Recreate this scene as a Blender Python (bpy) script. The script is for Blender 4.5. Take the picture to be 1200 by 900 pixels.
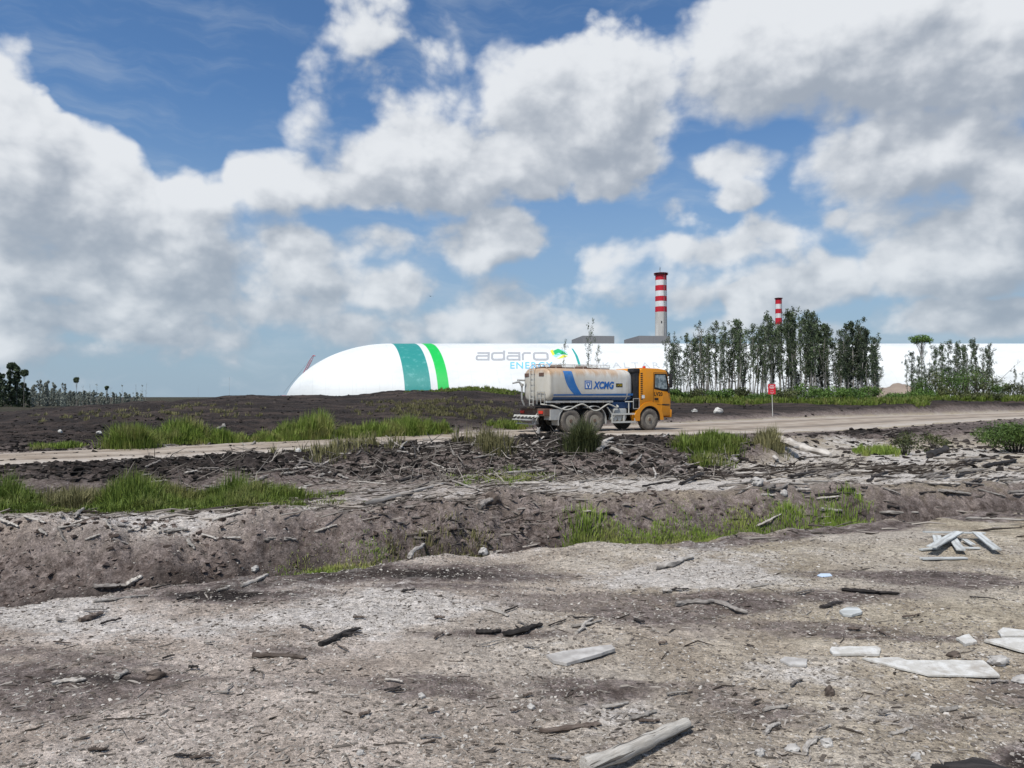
import bpy, bmesh, math, random
import numpy as np
from mathutils import Vector, Matrix

random.seed(7)
rng = np.random.default_rng(7)
R = math.radians
for o in list(bpy.data.objects):
    bpy.data.objects.remove(o)
SC = bpy.context.scene
COL = SC.collection

# ------------------------------------------------------------------ camera, sky, sun, exposure
FPX, HOR, CAMZ = 880.0, 465.0, 1.6          # focal length in photo pixels (1200 wide), horizon row
cam_d = bpy.data.cameras.new('camera')
cam_d.sensor_width = 36.0
cam_d.lens = FPX / 1200 * 36
cam_d.clip_start = 0.05
cam_d.clip_end = 20000
cam = bpy.data.objects.new('camera', cam_d)
COL.objects.link(cam)
cam.location = (0, 0, CAMZ)
cam.rotation_euler = (R(90) + math.atan((HOR - 450) / FPX), 0, 0)
SC.camera = cam

SUN_EL, SUN_AZ = 58.0, 215.0                 # azimuth clockwise from +Y (the view direction)
sd = Vector((math.sin(R(SUN_AZ)) * math.cos(R(SUN_EL)), math.cos(R(SUN_AZ)) * math.cos(R(SUN_EL)), math.sin(R(SUN_EL))))
sun_d = bpy.data.lights.new('sun', 'SUN')
sun_d.energy = 3.7
sun_d.angle = R(7.0)
sun_d.color = (1.0, 0.965, 0.91)
sun = bpy.data.objects.new('sun', sun_d)
COL.objects.link(sun)
sun.location = (-30, -30, 60)
sun.rotation_euler = sd.to_track_quat('Z', 'Y').to_euler()

SC.view_settings.view_transform = 'Standard'
SC.view_settings.look = 'None'
SC.view_settings.exposure = 0.2
SC.view_settings.gamma = 1.0
SC.view_settings.use_curve_mapping = False
SC.cycles.max_bounces = 5
SC.cycles.diffuse_bounces = 2
SC.cycles.glossy_bounces = 2
SC.cycles.transparent_max_bounces = 4


class E:
    """tiny expression wrapper that builds Math nodes"""
    nt = None

    def __init__(self, s): self.s = s

    @staticmethod
    def math(op, *a, clamp=False):
        n = E.nt.nodes.new('ShaderNodeMath'); n.operation = op; n.use_clamp = clamp
        for i, v in enumerate(a):
            if isinstance(v, E): E.nt.links.new(v.s, n.inputs[i])
            else: n.inputs[i].default_value = v
        return E(n.outputs[0])
    def __add__(s, o): return E.math('ADD', s, o)
    __radd__ = __add__
    def __sub__(s, o): return E.math('SUBTRACT', s, o)
    def __rsub__(s, o): return E.math('SUBTRACT', o, s)
    def __mul__(s, o): return E.math('MULTIPLY', s, o)
    __rmul__ = __mul__
    def __truediv__(s, o): return E.math('DIVIDE', s, o)
    def clamp(s): return E.math('ADD', s, 0.0, clamp=True)
    def max(s, o): return E.math('MAXIMUM', s, o)
    def min(s, o): return E.math('MINIMUM', s, o)
    def pw(s, o): return E.math('POWER', s, o)
    def smooth(s, a, b):
        n = E.nt.nodes.new('ShaderNodeMapRange'); n.interpolation_type = 'SMOOTHSTEP'
        E.nt.links.new(s.s, n.inputs[0]); n.inputs[1].default_value = a; n.inputs[2].default_value = b
        return E(n.outputs[0])


def vmath(op, *a):
    n = E.nt.nodes.new('ShaderNodeVectorMath'); n.operation = op
    for i, v in enumerate(a):
        if isinstance(v, E): E.nt.links.new(v.s, n.inputs[i])
        else: n.inputs[i].default_value = v
    return E(n.outputs['Value'] if op in ('DOT_PRODUCT', 'LENGTH') else n.outputs[0])


def comb(x, y, z=0.0):
    n = E.nt.nodes.new('ShaderNodeCombineXYZ')
    for i, v in enumerate((x, y, z)):
        if isinstance(v, E): E.nt.links.new(v.s, n.inputs[i])
        else: n.inputs[i].default_value = v
    return E(n.outputs[0])


def sep(v):
    n = E.nt.nodes.new('ShaderNodeSeparateXYZ'); E.nt.links.new(v.s, n.inputs[0])
    return E(n.outputs[0]), E(n.outputs[1]), E(n.outputs[2])


def noise(vec, scale, detail=4.0, rough=0.5, dim='3D', color=False, dist=0.0):
    n = E.nt.nodes.new('ShaderNodeTexNoise'); n.noise_dimensions = dim
    if vec is not None: E.nt.links.new(vec.s, n.inputs['Vector'])
    n.inputs['Scale'].default_value = scale; n.inputs['Detail'].default_value = detail
    n.inputs['Roughness'].default_value = rough; n.inputs['Distortion'].default_value = dist
    return E(n.outputs['Color' if color else 'Fac'])


def mixc(f, a, b, mode='MIX'):
    n = E.nt.nodes.new('ShaderNodeMix'); n.data_type = 'RGBA'; n.blend_type = mode
    n.clamp_factor = True
    for i, v in ((0, f), (6, a), (7, b)):
        if isinstance(v, E): E.nt.links.new(v.s, n.inputs[i])
        elif i == 0: n.inputs[i].default_value = v
        else: n.inputs[i].default_value = (*v, 1.0)
    return E(n.outputs[2])


def attr(name):
    n = E.nt.nodes.new('ShaderNodeAttribute'); n.attribute_name = name
    return E(n.outputs['Fac'])


def texco(which='Object'):
    n = E.nt.nodes.new('ShaderNodeTexCoord')
    return E(n.outputs[which])


# ---- world: Nishita sky with a broken cumulus layer, laid out by direction on the sky
SKY = 0.1
W = bpy.data.worlds.new('World')
SC.world = W
W.use_nodes = True
nt = W.node_tree
nt.nodes.clear()
E.nt = nt
out = nt.nodes.new('ShaderNodeOutputWorld')
bg = nt.nodes.new('ShaderNodeBackground')
bg.inputs['Strength'].default_value = SKY
nt.links.new(bg.outputs[0], out.inputs[0])
sky = nt.nodes.new('ShaderNodeTexSky')
sky.sky_type = 'NISHITA'
sky.sun_disc = False
sky.sun_elevation = R(SUN_EL)
sky.sun_rotation = R(SUN_AZ)
sky.air_density = 1.0
sky.dust_density = 0.6
sky.ozone_density = 2.0
gx, gy, gz = sep(texco('Generated'))
az = E.math('ARCTAN2', gx, gy)
el = E.math('ARCSINE', gz)


def dirn(px, py):
    return (math.atan2(px - 600, FPX), math.atan2(HOR - py, math.hypot(px - 600, FPX)))


# cumulus masses: photo row/column of the centre, half sizes, thickness
BLOBS = [(700, 135, 105, 88, 1.15), (640, 90, 60, 50, .8), (610, 175, 80, 60, .9), (755, 125, 65, 45, .8), (500, 195, 120, 58, 1.0),
         (420, 225, 110, 34, .9), (330, 222, 55, 42, .9), (690, 190, 90, 34, .7),
         (960, 45, 190, 70, 1.15), (1090, 55, 180, 80, 1.15), (860, 62, 90, 62, .9), (1180, 90, 110, 60, 1.0),
         (1080, 175, 130, 62, 1.15), (1010, 200, 70, 45, .9), (1170, 175, 100, 55, 1.0), (1150, 290, 110, 58, 1.0), (1080, 320, 70, 36, .8),
         (1150, 372, 150, 26, .8), (1005, 258, 24, 18, .7),
         (10, 160, 60, 90, 1.0), (75, 200, 90, 50, 1.0), (110, 245, 130, 60, 1.0), (215, 240, 75, 48, .9), (55, 310, 140, 62, 1.0),
         (200, 320, 130, 60, 1.0), (335, 305, 90, 50, .8), (380, 335, 70, 30, .8), (100, 375, 190, 32, .8), (290, 360, 130, 26, .8),
         (560, 285, 78, 34, .85), (575, 262, 45, 20, .7), (600, 375, 120, 34, .75), (480, 350, 60, 34, .7), (515, 376, 22, 18, .8), (440, 285, 40, 24, .5), (700, 300, 44, 26, .6),
         (860, 300, 80, 22, .65), (905, 275, 60, 30, .7), (800, 250, 30, 20, .5), (875, 235, 45, 24, .6), (865, 190, 46, 24, .45), (880, 362, 36, 26, .9), (945, 345, 80, 24, .7),
         (790, 300, 36, 20, .5), (980, 315, 26, 22, .6), (420, 40, 60, 60, .45), (380, 95, 46, 60, .35), (500, 100, 60, 50, .4), (680, 330, 60, 20, .4), (780, 355, 70, 20, .45), (60, 415, 140, 14, .4), (150, 330, 280, 110, .42), (330, 385, 170, 22, .5), (640, 350, 130, 40, .42), (560, 385, 150, 14, .6), (900, 300, 120, 50, .30), (980, 385, 240, 14, .5), (1060, 240, 160, 60, .5), (250, 400, 240, 14, .45), (450, 120, 90, 70, .35)]


def blob_field(p):
    acc = None
    for (px, py, rx, ry, a) in BLOBS:
        u, v = dirn(px, py)
        su = rx * 1.2 / FPX * math.cos(u) ** 2
        sv = ry * 1.2 / FPX * math.cos(u)
        q = vmath('MULTIPLY_ADD', p, (1 / su, 1 / sv, 0), (-u / su, -v / sv, 0))
        d = vmath('DOT_PRODUCT', q, q)
        f = E.math('MULTIPLY_ADD', d, -a, a)
        if acc is None: acc = f
        else:
            n = E.math('SMOOTH_MAX', acc, f, 0.22); acc = n
    return acc.max(-1.6)


p0 = comb(az, el, 0.0)
wv = noise(p0, 6.0, 3.0, .55, '2D', True)
p1 = vmath('MULTIPLY_ADD', vmath('SUBTRACT', wv, (.5, .5, .5)), (.085, .06, 0), p0)
wv2 = noise(p0, 24.0, 2.0, .5, '2D', True)
p1 = vmath('MULTIPLY_ADD', vmath('SUBTRACT', wv2, (.5, .5, .5)), (.012, .010, 0), p1)
base = blob_field(p1)
baseS = blob_field(vmath('ADD', p1, (-.022, .055, 0)))
# open sky elsewhere round the horizon carries scattered cumulus of its own
side = E.math('ABSOLUTE', az).smooth(.68, .9)
wild = (noise(p0, 2.6, 3.0, .5, '2D') - .53) * 7.0 - (1.0 - side) * 4.0
zen = el.smooth(.55, .75)
wildz = (noise(texco('Generated'), 2.2, 4.0, .5) - .5) * 6.0 - (1.0 - zen) * 5.0
base = base.max(wild).max(wildz)
baseS = baseS.max(wild).max(wildz)
st = (1.0, 1.35, 0)
pn = vmath('MULTIPLY', vmath('MULTIPLY_ADD', vmath('SUBTRACT', wv, (.5, .5, .5)), (.03, .02, 0), p0), st)
n1 = noise(pn, 8.0, 8.0, .52, '2D')
def billow(v):
    n = E.nt.nodes.new('ShaderNodeTexVoronoi'); n.voronoi_dimensions = '2D'; n.feature = 'F1'; n.normalize = True
    E.nt.links.new(v.s, n.inputs['Vector']); n.inputs['Scale'].default_value = 13; n.inputs['Detail'].default_value = 3; n.inputs['Roughness'].default_value = .55
    return 1.0 - E(n.outputs['Distance']) * 1.5


def puff(off, d, r_):
    v = vmath('ADD', pn, (*off, 0)) if off else pn
    return noise(v, 8.0, d, r_, '2D') * .72 + billow(v) * .28


n1s = noise(vmath('ADD', pn, (-.010, .017, 0)), 8.0, 6.0, .50, '2D')
n2s = noise(vmath('ADD', pn, (-.03, .04, 0)), 8.0, 3.0, .5, '2D')
n1 = puff(None, 8.0, .52); n1s = puff((-.010, .017), 5.0, .50); n2s = puff((-.03, .04), 3.0, .5)
H = base + (n1 - .56) * 2.2
soft = noise(p0, 5.0, 2.0, .5, '2D')
alpha = (H / (.10 + soft * .75)).smooth(-.12, 1.0)
lit = (n1 - n1s) * 1.25 + (n1 - n2s) * 1.15 + (base - baseS) * .80 + .62 - base.smooth(.1, 1.2) * .20
lit = lit + (1.0 - H.smooth(.0, .75)) * .22
lit = (lit + (n1 - .56) * .9).smooth(-.05, 1.22)
low = el.smooth(.30, .02)
bright = mixc(low, (.70, .722, .75), (.63, .67, .71))
dark = mixc(low, (.32, .36, .42), (.29, .35, .42))
thick = base.smooth(.1, 1.1)
cl = mixc(lit, dark, bright)
inv = 1.0 / SKY
tint = vmath('MULTIPLY', E(sky.outputs[0]), (0.62, 0.85, 1.05))
# thin grey-blue vapour towards the horizon, thin cirrus streaks higher up
vap = el.smooth(.40, -.03) * .92
s1 = mixc(vap, tint, tuple(c * inv for c in (.29, .385, .48)))
cir = noise(vmath('MULTIPLY', p1, (1.6, 7.0, 0)), 3.0, 5.0, .6, '2D').smooth(.44, .9) * .34
s2 = mixc(cir, s1, tuple(c * inv for c in (.50, .56, .62)))
sc_n = vmath('SCALE', cl)
sc_n.s.node.inputs['Scale'].default_value = inv
final = mixc(alpha * .97, s2, sc_n)
nt.links.new(final.s, bg.inputs['Color'])

# ------------------------------------------------------------------ materials
MATS = {}


def mat(name, fn, rough=.8, metal=0.0, spec=.3):
    m = bpy.data.materials.new(name); m.use_nodes = True
    E.nt = m.node_tree
    b = m.node_tree.nodes['Principled BSDF']
    b.inputs['Roughness'].default_value = rough
    b.inputs['Metallic'].default_value = metal
    b.inputs['Specular IOR Level'].default_value = spec
    c = fn(b)
    if isinstance(c, E): m.node_tree.links.new(c.s, b.inputs['Base Color'])
    elif c is not None: b.inputs['Base Color'].default_value = (*c, 1)
    MATS[name] = m
    return m


def bump(b, h, dist=.02, strength=1.0):
    n = E.nt.nodes.new('ShaderNodeBump'); n.inputs['Distance'].default_value = dist
    n.inputs['Strength'].default_value = strength
    E.nt.links.new(h.s, n.inputs['Height']); E.nt.links.new(n.outputs[0], b.inputs['Normal'])


def orand():
    n = E.nt.nodes.new('ShaderNodeObjectInfo'); return E(n.outputs['Random'])


def m_ground(b):
    p = texco('Object')
    dk = attr('dark'); pale = attr('pale'); gr = attr('green')
    n0 = noise(p, .35, 3, .5); n1 = noise(p, 1.6, 5, .6); n2 = noise(p, 9, 6, .65); n3 = noise(p, 60, 4, .7)
    n4 = noise(p, 160, 2, .6)
    gx_ = sep(p)[0]
    side_ = (gx_ * .22 + (n0 - .5) * 2.2 + .4).smooth(.0, 1.0)
    tan = mixc(n1.smooth(.35, .65), mixc(side_, (.345, .285, .238), (.315, .262, .192)), mixc(side_, (.53, .455, .395), (.49, .425, .325)))
    tan = mixc(n0.smooth(.45, .65) * .5, tan, (.49, .44, .40))
    brown = mixc(n2.smooth(.35, .65), (.10, .077, .067), (.26, .215, .194))
    peat = mixc(n2.smooth(.35, .68), (.014, .012, .011), (.050, .041, .037))
    st_ = noise(vmath('MULTIPLY', p, (.12, .5, .5)), 1.0, 5, .65)
    peat = mixc(st_.smooth(.42, .68) * .85, peat, (.085, .064, .054))
    peat = mixc(n1.smooth(.55, .75) * .6, peat, (.012, .010, .009))
    d = (dk + (n1 - .5) * .55 + (n2 - .5) * .35)
    c = mixc(d.smooth(.12, .5), tan, brown)
    c = mixc(d.smooth(.5, .88), c, peat)
    pl = (pale + (n1 - .5) * .9 + (n2 - .5) * .7).smooth(.42, .8)
    crust = mixc(n2.smooth(.3, .7), (.50, .455, .41), (.64, .60, .56))
    c = mixc(pl * .8, c, crust)
    gcol = mixc(n2, (.045, .075, .02), (.085, .115, .03))
    c = mixc((gr + (n2 - .5) * .8).smooth(.4, .7), c, gcol)
    # coarse grain of the soil: every crumb a little lighter or darker than the next
    for sc_, am in ((26, .42), (75, .62)):
        vo = E.nt.nodes.new('ShaderNodeTexVoronoi'); E.nt.links.new(vmath('MULTIPLY_ADD', noise(p, sc_ * .7, 2, .5, color=True), (.03, .03, .03), p).s, vo.inputs['Vector']); vo.inputs['Scale'].default_value = sc_
        rnd = sep(E(vo.outputs['Color']))[0]
        k = E.math('MULTIPLY_ADD', rnd, am, 1 - am * .5)
        c2 = vmath('SCALE', c); E.nt.links.new(k.s, c2.s.node.inputs['Scale']); c = c2
    # grit: dark crumbs and pale chips of wood and stone
    c = mixc((n3.smooth(.56, .70)) * .5, c, (.07, .056, .047))
    v = E.nt.nodes.new('ShaderNodeTexVoronoi'); E.nt.links.new(p.s, v.inputs['Vector']); v.inputs['Scale'].default_value = 42
    chip = (1.0 - E(v.outputs['Distance']).smooth(.10, .24)) * n4.smooth(.52, .60)
    c = mixc(chip * (1.0 - d.smooth(.4, .9) * .6) * .6, c, (.46, .43, .39))
    h = n2 * .6 + n3 * .4 + n1 * .5
    bump(b, h + sep(E(vo.outputs['Color']))[0] * .25, .05, 1.0)
    return c


def m_road(b):
    p = texco('Object')
    n1 = noise(p, .8, 4, .6); n2 = noise(p, 6, 5, .6)
    c = mixc(n1.smooth(.35, .65), (.27, .22, .172), (.39, .335, .278))
    c = mixc(attr('rut') * .7, c, (.13, .108, .09))
    c = mixc(attr('edge') * n2.smooth(.3, .6), c, (.42, .38, .34))
    bump(b, n2, .04, .6)
    return c


mat('ground', m_ground, .95, spec=.1)
mat('road', m_road, .95, spec=.1)


def m_tone(lo, hi, sc=8.0, amt=.5):
    def f(b):
        t = attr('tone'); n = noise(texco('Object'), sc, 4, .6)
        return mixc((t * (1 - amt) + n * amt).smooth(.15, .85), lo, hi)
    return f


mat('gravel', m_tone((.10, .084, .07), (.50, .465, .42), 30, .15), .95, spec=.15)
mat('litter', m_tone((.035, .028, .023), (.33, .295, .26), 20, .2), .95, spec=.1)
mat('clod', m_tone((.05, .037, .031), (.20, .16, .14), 20, .3), .95, spec=.1)
mat('charlitter', m_tone((.010, .009, .008), (.075, .062, .055), 20, .3), .95, spec=.1)


def m_wood(lo, hi):
    def f(b):
        p = texco('Object')
        pw_ = vmath('MULTIPLY', p, (2.5, 40, 40))
        n = noise(pw_, 1.0, 5, .65); n2 = noise(p, 5, 3, .5)
        c = mixc(n.smooth(.3, .7), lo, hi)
        c = mixc((n2.smooth(.5, .75)) * .5, c, tuple(x * .45 for x in lo))
        rv = orand()
        br = E.math('MULTIPLY_ADD', rv, .6, .7)
        c2 = vmath('SCALE', c); E.nt.links.new(br.s, c2.s.node.inputs['Scale'])
        bump(b, n, .01, .8)
        return c2
    return f


mat('driftwood', m_wood((.22, .195, .17), (.46, .43, .39)), .9, spec=.15)
def m_log(b):
    p = texco('Object')
    q = E.nt.nodes.new('ShaderNodeVectorRotate'); q.rotation_type = 'Z_AXIS'; E.nt.links.new(p.s, q.inputs['Vector']); q.inputs['Angle'].default_value = -R(40)
    pr = vmath('MULTIPLY', E(q.outputs[0]), (3.5, 60, 60))
    n = noise(pr, 1.0, 6, .7); cr = noise(vmath('MULTIPLY', E(q.outputs[0]), (2, 36, 36)), 1.0, 2, .5).smooth(.60, .64); n2 = noise(p, 9, 4, .6)
    c = mixc(n.smooth(.3, .7), (.30, .275, .24), (.56, .53, .48))
    c = mixc(cr * .8, c, (.07, .058, .048)); c = mixc(n2.smooth(.55, .75) * .4, c, (.22, .19, .16))
    bump(b, n - cr, .006, 1.0)
    return c


mat('logwood', m_log, .9, spec=.15)
mat('greywood', m_wood((.12, .105, .095), (.30, .275, .25)), .9, spec=.15)
mat('charwood', m_wood((.016, .014, .013), (.05, .043, .04)), .85, spec=.25)
mat('barkwood', m_wood((.07, .052, .042), (.16, .13, .11)), .9, spec=.15)


def m_foam(b):
    p = texco('Object'); n = noise(p, 14, 5, .6); n2 = noise(p, 3, 3, .5)
    c = mixc(n.smooth(.35, .7), (.46, .44, .40), (.62, .61, .58))
    c = mixc(noise(p, 5, 6, .7).smooth(.5, .72) * .75, c, (.30, .26, .215))
    c = mixc(noise(p, 70, 3, .6).smooth(.58, .7) * .5, c, (.24, .21, .18))
    bump(b, n, .01, .5)
    return c


mat('board', m_foam, .8)
mat('paint_white', lambda b: mixc(noise(vmath('MULTIPLY', texco('Object'), (3, 30, 30)), 1, 4, .6).smooth(.3, .7), (.30, .30, .285), (.56, .58, .57)), .75)
mat('stone', lambda b: mixc(noise(texco('Object'), 8, 5, .6).smooth(.3, .7), (.30, .28, .26), (.52, .50, .47)), .9)
mat('dark_stone', lambda b: mixc(noise(texco('Object'), 12, 5, .6).smooth(.3, .7), (.055, .042, .034), (.14, .11, .09)), .85)


def m_leaf(lo, hi, hi2=None):
    def f(b):
        t = attr('tone')
        c = mixc(t, lo, hi)
        if hi2: c = mixc(noise(texco('Object'), 1.1, 3, .6).smooth(.45, .7) * .85, c, hi2)
        br = E.math('MULTIPLY_ADD', orand(), .5, .75)
        c2 = vmath('SCALE', c); E.nt.links.new(br.s, c2.s.node.inputs['Scale'])
        return c2
    return f


mat('grass', m_leaf((.068, .112, .016), (.215, .285, .05), (.25, .24, .085)), .6, spec=.25)
mat('grass_dry', m_leaf((.09, .085, .035), (.25, .23, .11)), .7, spec=.2)
mat('bush_leaf', m_leaf((.034, .076, .015), (.115, .19, .04)), .6, spec=.25)
mat('bush_bright', m_leaf((.035, .068, .014), (.10, .155, .035)), .6, spec=.25)
mat('bush_olive', m_leaf((.04, .055, .02), (.11, .12, .045)), .6, spec=.25)
mat('tree_leaf', m_leaf((.034, .052, .025), (.105, .142, .064)), .6, spec=.3)
mat('tree_leaf_pale', m_leaf((.20, .22, .19), (.36, .38, .32)), .7, spec=.2)  # distance haze over the far-left trees is mixed into this leaf colour
mat('far_leaf_hazed', m_leaf((.16, .20, .19), (.26, .30, .27)), .8, spec=.1)  # pale grey-green carries the haze in front of the far wood
mat('tree_leaf_dark', m_leaf((.024, .040, .021), (.075, .10, .05)), .6, spec=.3)
mat('bark', lambda b: mixc(noise(vmath('MULTIPLY', texco('Object'), (9, 9, 1.2)), 1, 4, .6).smooth(.35, .65), (.15, .14, .125), (.40, .38, .35)), .9, spec=.1)
mat('bark_dark', lambda b: mixc(noise(texco('Object'), 3, 3, .6), (.035, .03, .027), (.09, .08, .07)), .9, spec=.1)


def m_dome(b):
    p = texco('Object'); x, y, z = sep(p)
    n = noise(vmath('MULTIPLY', p, (.04, .04, .12)), 1.0, 5, .6); n2 = noise(p, .35, 5, .65)
    c = mixc(n.smooth(.4, .72), (.70, .715, .705), (.60, .62, .615))
    st_ = noise(vmath('MULTIPLY', p, (.5, .5, .03)), 1.0, 4, .6); c = mixc(st_.smooth(.55, .75) * .3, c, (.52, .53, .51))
    sm_ = E.math('FRACT', (x + y * .27) * .16); c = mixc(sm_.smooth(.955, .975) * (1.0 - sm_.smooth(.985, .999)) * .35, c, (.45, .47, .47))
    sz_ = E.math('FRACT', z * .19); c = mixc(sz_.smooth(.96, .98) * .22, c, (.45, .47, .47))
    c = mixc(n2.smooth(.62, .85) * .35, c, (.60, .62, .60))
    ob = x + y * .315            # stripes cut obliquely across the membrane
    def band(a, bb): return ob.smooth(a - .15, a + .15) * (1.0 - ob.smooth(bb - .15, bb + .15))
    teal = mixc(n2.smooth(.5, .75) * .7, (.020, .24, .22), (.12, .38, .36))
    c = mixc(band(-65.5, -53.2), c, teal)
    c = mixc(band(-50.0, -44.7), c, mixc(n2.smooth(.55, .8), (.004, .47, .075), (.05, .56, .17)))
    bump(b, n2, .4, .25)
    return c


mat('membrane', m_dome, .55)
mat('dome_grey', lambda b: mixc(noise(texco('Object'), .8, 4, .6), (.27, .28, .30), (.46, .47, .48)), .6)
mat('dome_blue', lambda b: (.14, .48, .78), .6)
mat('dome_dark', lambda b: mixc(noise(texco('Object'), .8, 4, .6), (.36, .39, .41), (.56, .58, .59)), .6)
mat('dome_green', lambda b: (.02, .42, .16), .6)
mat('dome_teal', lambda b: (.02, .30, .28), .6)
mat('dome_yellow', lambda b: (.68, .72, .06), .6)
mat('dome_cyan', lambda b: (.30, .62, .72), .6)


def m_conc(b):
    p = texco('Object'); x, y, z = sep(p)
    n = noise(vmath('MULTIPLY', p, (.3, .3, .06)), 1, 4, .6)
    c = mixc(n.smooth(.3, .7), (.42, .41, .385), (.54, .53, .50))
    ring = E.math('FRACT', z * .22).smooth(.9, .97)
    return mixc(ring * .2, c, (.3, .29, .28))


mat('concrete', m_conc, .9)
def m_band(a_, b_):
    return lambda b: mixc(noise(vmath('MULTIPLY', texco('Object'), (.5, .5, .06)), 1, 4, .6).smooth(.4, .75), a_, b_)
mat('band_red', m_band((.50, .012, .03), (.34, .03, .035)), .6)
mat('band_white', m_band((.70, .70, .70), (.50, .49, .47)), .6)
mat('steel_dark', lambda b: (.045, .045, .045), .6)
mat('cladding', lambda b: mixc(noise(vmath('MULTIPLY', texco('Object'), (.6, .6, .02)), 1, 3, .5), (.22, .22, .225), (.27, .27, .275)), .8)
mat('crane_red', lambda b: (.50, .13, .17), .6)
mat('sand', lambda b: mixc(noise(texco('Object'), .4, 5, .6), (.19, .145, .115), (.33, .27, .22)), .95)

# truck
def m_tank(b):
    p = texco('Object'); x, y, z = sep(p)
    streak = noise(vmath('MULTIPLY', p, (3.0, 1.0, .35)), 1.6, 5, .65)
    n = noise(p, 2.2, 5, .6)
    c = mixc(n.smooth(.3, .7), (.60, .58, .52), (.68, .67, .63))
    c = mixc(x.smooth(-2.2, -5.2) * .5, c, (.44, .40, .32))
    c = mixc((streak.smooth(.5, .72)) * .30, c, (.40, .34, .24))
    up = z.smooth(2.30, 3.08)
    rust = (up * 1.25 + (streak - .5) * 1.7 - .48).smooth(0.0, .75) * x.smooth(-1.35, -2.3)
    c = mixc(rust * .7, c, mixc(n, (.30, .13, .035), (.50, .30, .13)))
    dirt = z.smooth(2.0, 1.5) * n.smooth(.35, .75)
    return mixc(dirt * .5, c, (.25, .22, .18))


mat('tank', m_tank, .45, spec=.4)
def m_dusty(col, dust=(.26, .22, .17), amt=.55, sc=3.0):
    def f(b):
        p = texco('Object'); n = noise(p, sc, 5, .65)
        return mixc(n.smooth(.42, .75) * amt, col, dust)
    return f
mat('cab_orange', m_dusty((.68, .255, .006), (.52, .25, .05), .35), .4, spec=.45)
mat('blue_paint', m_dusty((.030, .155, .42), (.22, .30, .40), .35), .45)
mat('navy_paint', m_dusty((.035, .085, .20), (.10, .13, .17), .6), .5)
mat('letter_blue', lambda b: (.022, .13, .42), .45)
mat('letter_white', lambda b: (.72, .73, .72), .5)
mat('black_plastic', m_dusty((.018, .018, .02), (.10, .09, .08), .35), .55)
mat('black', lambda b: (.012, .012, .012), .5)
mat('tyre', m_dusty((.045, .042, .04), (.23, .20, .165), .75, 4.0), .9, spec=.1)
mat('tyre_dusty', m_dusty((.13, .115, .10), (.26, .23, .19), .9, 4.0), .9, spec=.1)
mat('rim', m_dusty((.30, .27, .22), (.22, .18, .13), .7, 6.0), .7)
mat('chassis', m_dusty((.05, .045, .042), (.13, .105, .085), .7), .8)
mat('rusty', m_dusty((.13, .075, .055), (.20, .16, .125), .7), .85)
mat('grey_metal', m_dusty((.38, .385, .37), (.27, .24, .20), .6), .6)
mat('pale_metal', m_dusty((.52, .52, .48), (.36, .32, .26), .5), .6)
mat('hose', m_dusty((.46, .45, .40), (.3, .27, .22), .4), .7)
mat('glass', lambda b: mixc(noise(texco('Object'), 5, 3, .5).smooth(.4, .6), (.10, .13, .14), (.30, .35, .36)), .08, spec=.8)  # bright view through the panes is put into an opaque mottled colour
mat('beacon', lambda b: (.60, .04, .02), .3)
mat('plate_yellow', lambda b: (.62, .45, .03), .5)
mat('sign_red', lambda b: mixc(noise(texco('Object'), 9, 3, .5), (.50, .015, .03), (.62, .03, .045)), .6)
mat('scrap', lambda b: (.50, .60, .74), .5)
mat('bird', lambda b: (.02, .02, .022), .7)
mat('tarp', lambda b: (.62, .63, .64), .7)

# ------------------------------------------------------------------ object helpers


def tag(o, label=None, cat=None, group=None, kind=None):
    if label: o['label'] = label
    if cat: o['category'] = cat
    if group: o['group'] = group
    if kind: o['kind'] = kind
    return o


def empty(name, loc=(0, 0, 0), rz=0.0, **k):
    o = bpy.data.objects.new(name, None); COL.objects.link(o)
    o.location = loc; o.rotation_euler = (0, 0, rz); o.empty_display_size = .2
    return tag(o, **k)


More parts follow.
